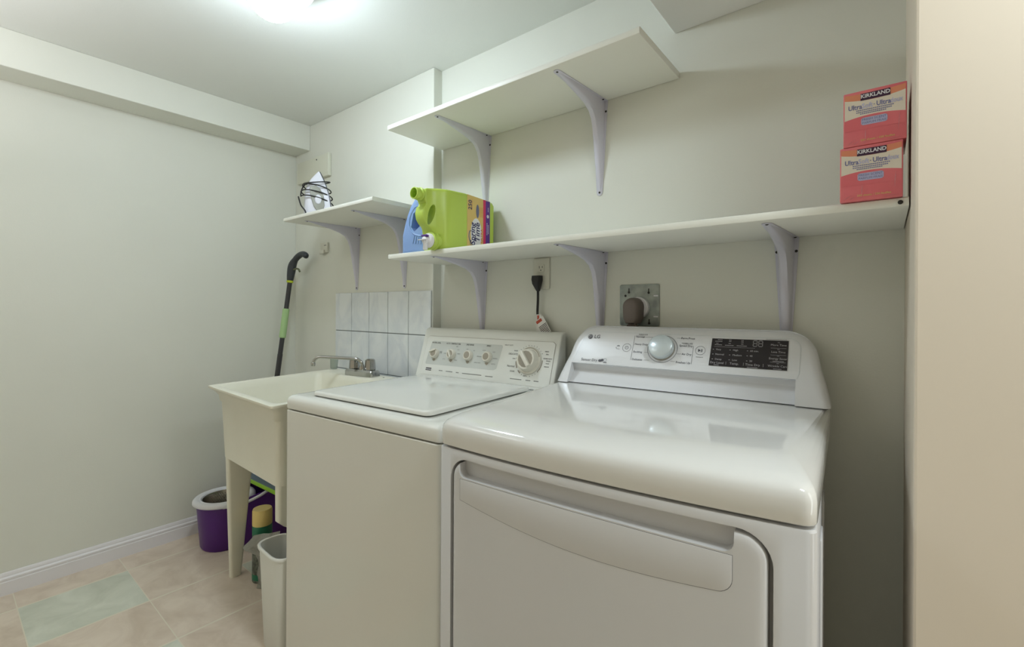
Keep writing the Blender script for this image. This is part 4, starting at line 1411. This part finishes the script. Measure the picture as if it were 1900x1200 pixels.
b.build('perforations', 'dsteel', bk, smooth=0)
B().lathe([(0.016, 0.12), (0.013, 0.15), (0.006, 0.158), (0, 0.158)], 18).build('wringer_hub', 'bwhite', t)
B().tube(spline([(0.125, -0.02, 0.219), (0.134, 0.06, 0.222), (0.137, 0.13, 0.243), (0.133, 0.17, 0.262)], 6), [0.007] * 18 + [0.0095], 10).build('carry_handle', 'bwhite', t, smooth=50, label='white carrying handle')
b = B()
def wrap(r0, a0, a1, z0, z1, n=8):
    rs_ = []
    for z in (z0, z1):
        r_ = 0.1025 + (z - 0.012) * 0.0788 + 0.0009
        rs_.append([(r_ * math.cos(R(a0 + (a1 - a0) * k / n)), r_ * math.sin(R(a0 + (a1 - a0) * k / n)), z) for k in range(n + 1)])
    tb = bmesh.new()
    V = [[tb.verts.new(p) for p in r__] for r__ in rs_]
    for k in range(n):
        tb.faces.new((V[0][k], V[0][k + 1], V[1][k + 1], V[1][k]))
    x_ = B()
    x_._merge(tb)
    return x_


st = wrap(0, -142, -112, 0.135, 0.205).build('sticker', 'stgreen', t, label='green product sticker')
wrap(0, -142, -112, 0.128, 0.150).map(lambda c: Vector((c.x * 1.004, c.y * 1.004, c.z))).build('sticker_foot', 'stwhite', st)

t = thing('mop_pad', 'flat mop plate with a lime edge lying across the purple mop bucket', 'mop plate', (-2.445, 1.014, 0.2705), 2)
B().box(-0.17, 0.205, 0.004, 0.10, 0.001, 0.014, 0.004).build('plate', 'padgrey', t)
B().box(-0.175, 0.21, -0.003, 0.006, 0.0, 0.0175, 0.003).build('plate_edge', 'lime', t, label='lime green edge')

# ------------------------------------------------------------------ cleanser canister and crumpled bag under the sink
t = thing('cleaner_canister', 'cleaner canister with a yellow top standing under the sink', 'canister', (-2.072, 0.885, 0))
B().lathe([(0.036, 0), (0.038, 0.003), (0.038, 0.20), (0, 0.20)], 28).build('canister_body', 'cdark', t)
B().lathe([(0.0383, 0.196), (0.0383, 0.236), (0, 0.236)], 28).build('green_band', 'cgreen', t, label='green printed band')
B().lathe([(0.0383, 0.012), (0.0386, 0.012), (0.0386, 0.036), (0.0383, 0.036)], 28, cap=False).build('green_band', 'cgreen', t, label='green printed band near the base')
B().lathe([(0.038, 0.2365), (0.0385, 0.24), (0.0385, 0.296), (0.036, 0.303), (0, 0.304)], 28).build('cap', 'yellow', t, label='yellow top')

t = thing('plastic_bag', 'crumpled grey plastic bag beside the yellow topped canister under the sink', 'bag', (-1.985, 0.874, 0))
# a crumpled standing sheet with its top corner folded out to the left
tb = bmesh.new()
nu, nv = 14, 20
G = []
rnd = random.Random(3)
for j in range(nv + 1):
    row = []
    for i in range(nu + 1):
        f, h = i / nu, j / nv
        z = 0.003 + 0.222 * h
        wv = 0.006 * math.sin(9 * f + 5 * h) + 0.004 * math.sin(17 * h + 3 * f) + rnd.uniform(-0.0018, 0.0018)
        x = -0.030 + 0.14 * f
        fold = max(0.0, (h - 0.66) / 0.34)
        tri = 1 - abs(fold - 0.30) / 0.70 if fold > 0 else 0
        x -= 0.045 * max(0, tri) * (1 - f) * (1 if fold > 0 else 0)
        row.append(tb.verts.new((x, -0.035 + wv - 0.035 * max(0, tri) * (1 - f) + 0.02 * f, z + 0.045 * f * fold)))
    G.append(row)
for j in range(nv):
    for i in range(nu):
        tb.faces.new((G[j][i], G[j][i + 1], G[j + 1][i + 1], G[j + 1][i]))
bmesh.ops.solidify(tb, geom=tb.faces[:], thickness=0.0015)
b = B()
b._merge(tb)
b.build('bag_film', 'bag', t, smooth=50)

# ------------------------------------------------------------------ waste bin
t = thing('waste_bin', 'white plastic waste bin on the floor between the sink and washer', 'bin', (-1.607, 0.752, 0), -3)


def bo(w_, d_, z, i=0.0):
    w_ -= i
    d_ -= i
    pts = []
    n = 40
    for k in range(n):
        a = 2 * math.pi * k / n
        c_, s_ = math.cos(a), math.sin(a)
        pts.append((w_ * math.copysign(abs(c_) ** 0.45, c_), d_ * math.copysign(abs(s_) ** 0.62, s_), z))
    return pts


zs = 0.345
B().rings([bo(0.066, 0.038, 0.0), bo(0.070, 0.042, 0.006), bo(0.091, 0.053, zs - 0.012), bo(0.091, 0.053, zs - 0.010), bo(0.089, 0.051, zs - 0.010), bo(0.068, 0.040, 0.008)]).build('bin_body', 'bin', t, smooth=60)
B().rings([bo(0.091, 0.053, zs - 0.013), bo(0.096, 0.058, zs - 0.011), bo(0.097, 0.059, zs - 0.004), bo(0.094, 0.056, zs), bo(0.0885, 0.0505, zs - 0.002), bo(0.0885, 0.0505, zs - 0.012)], closed=True).build('bin_rim', 'bin', t, smooth=60)

bpy.context.view_layer.update()
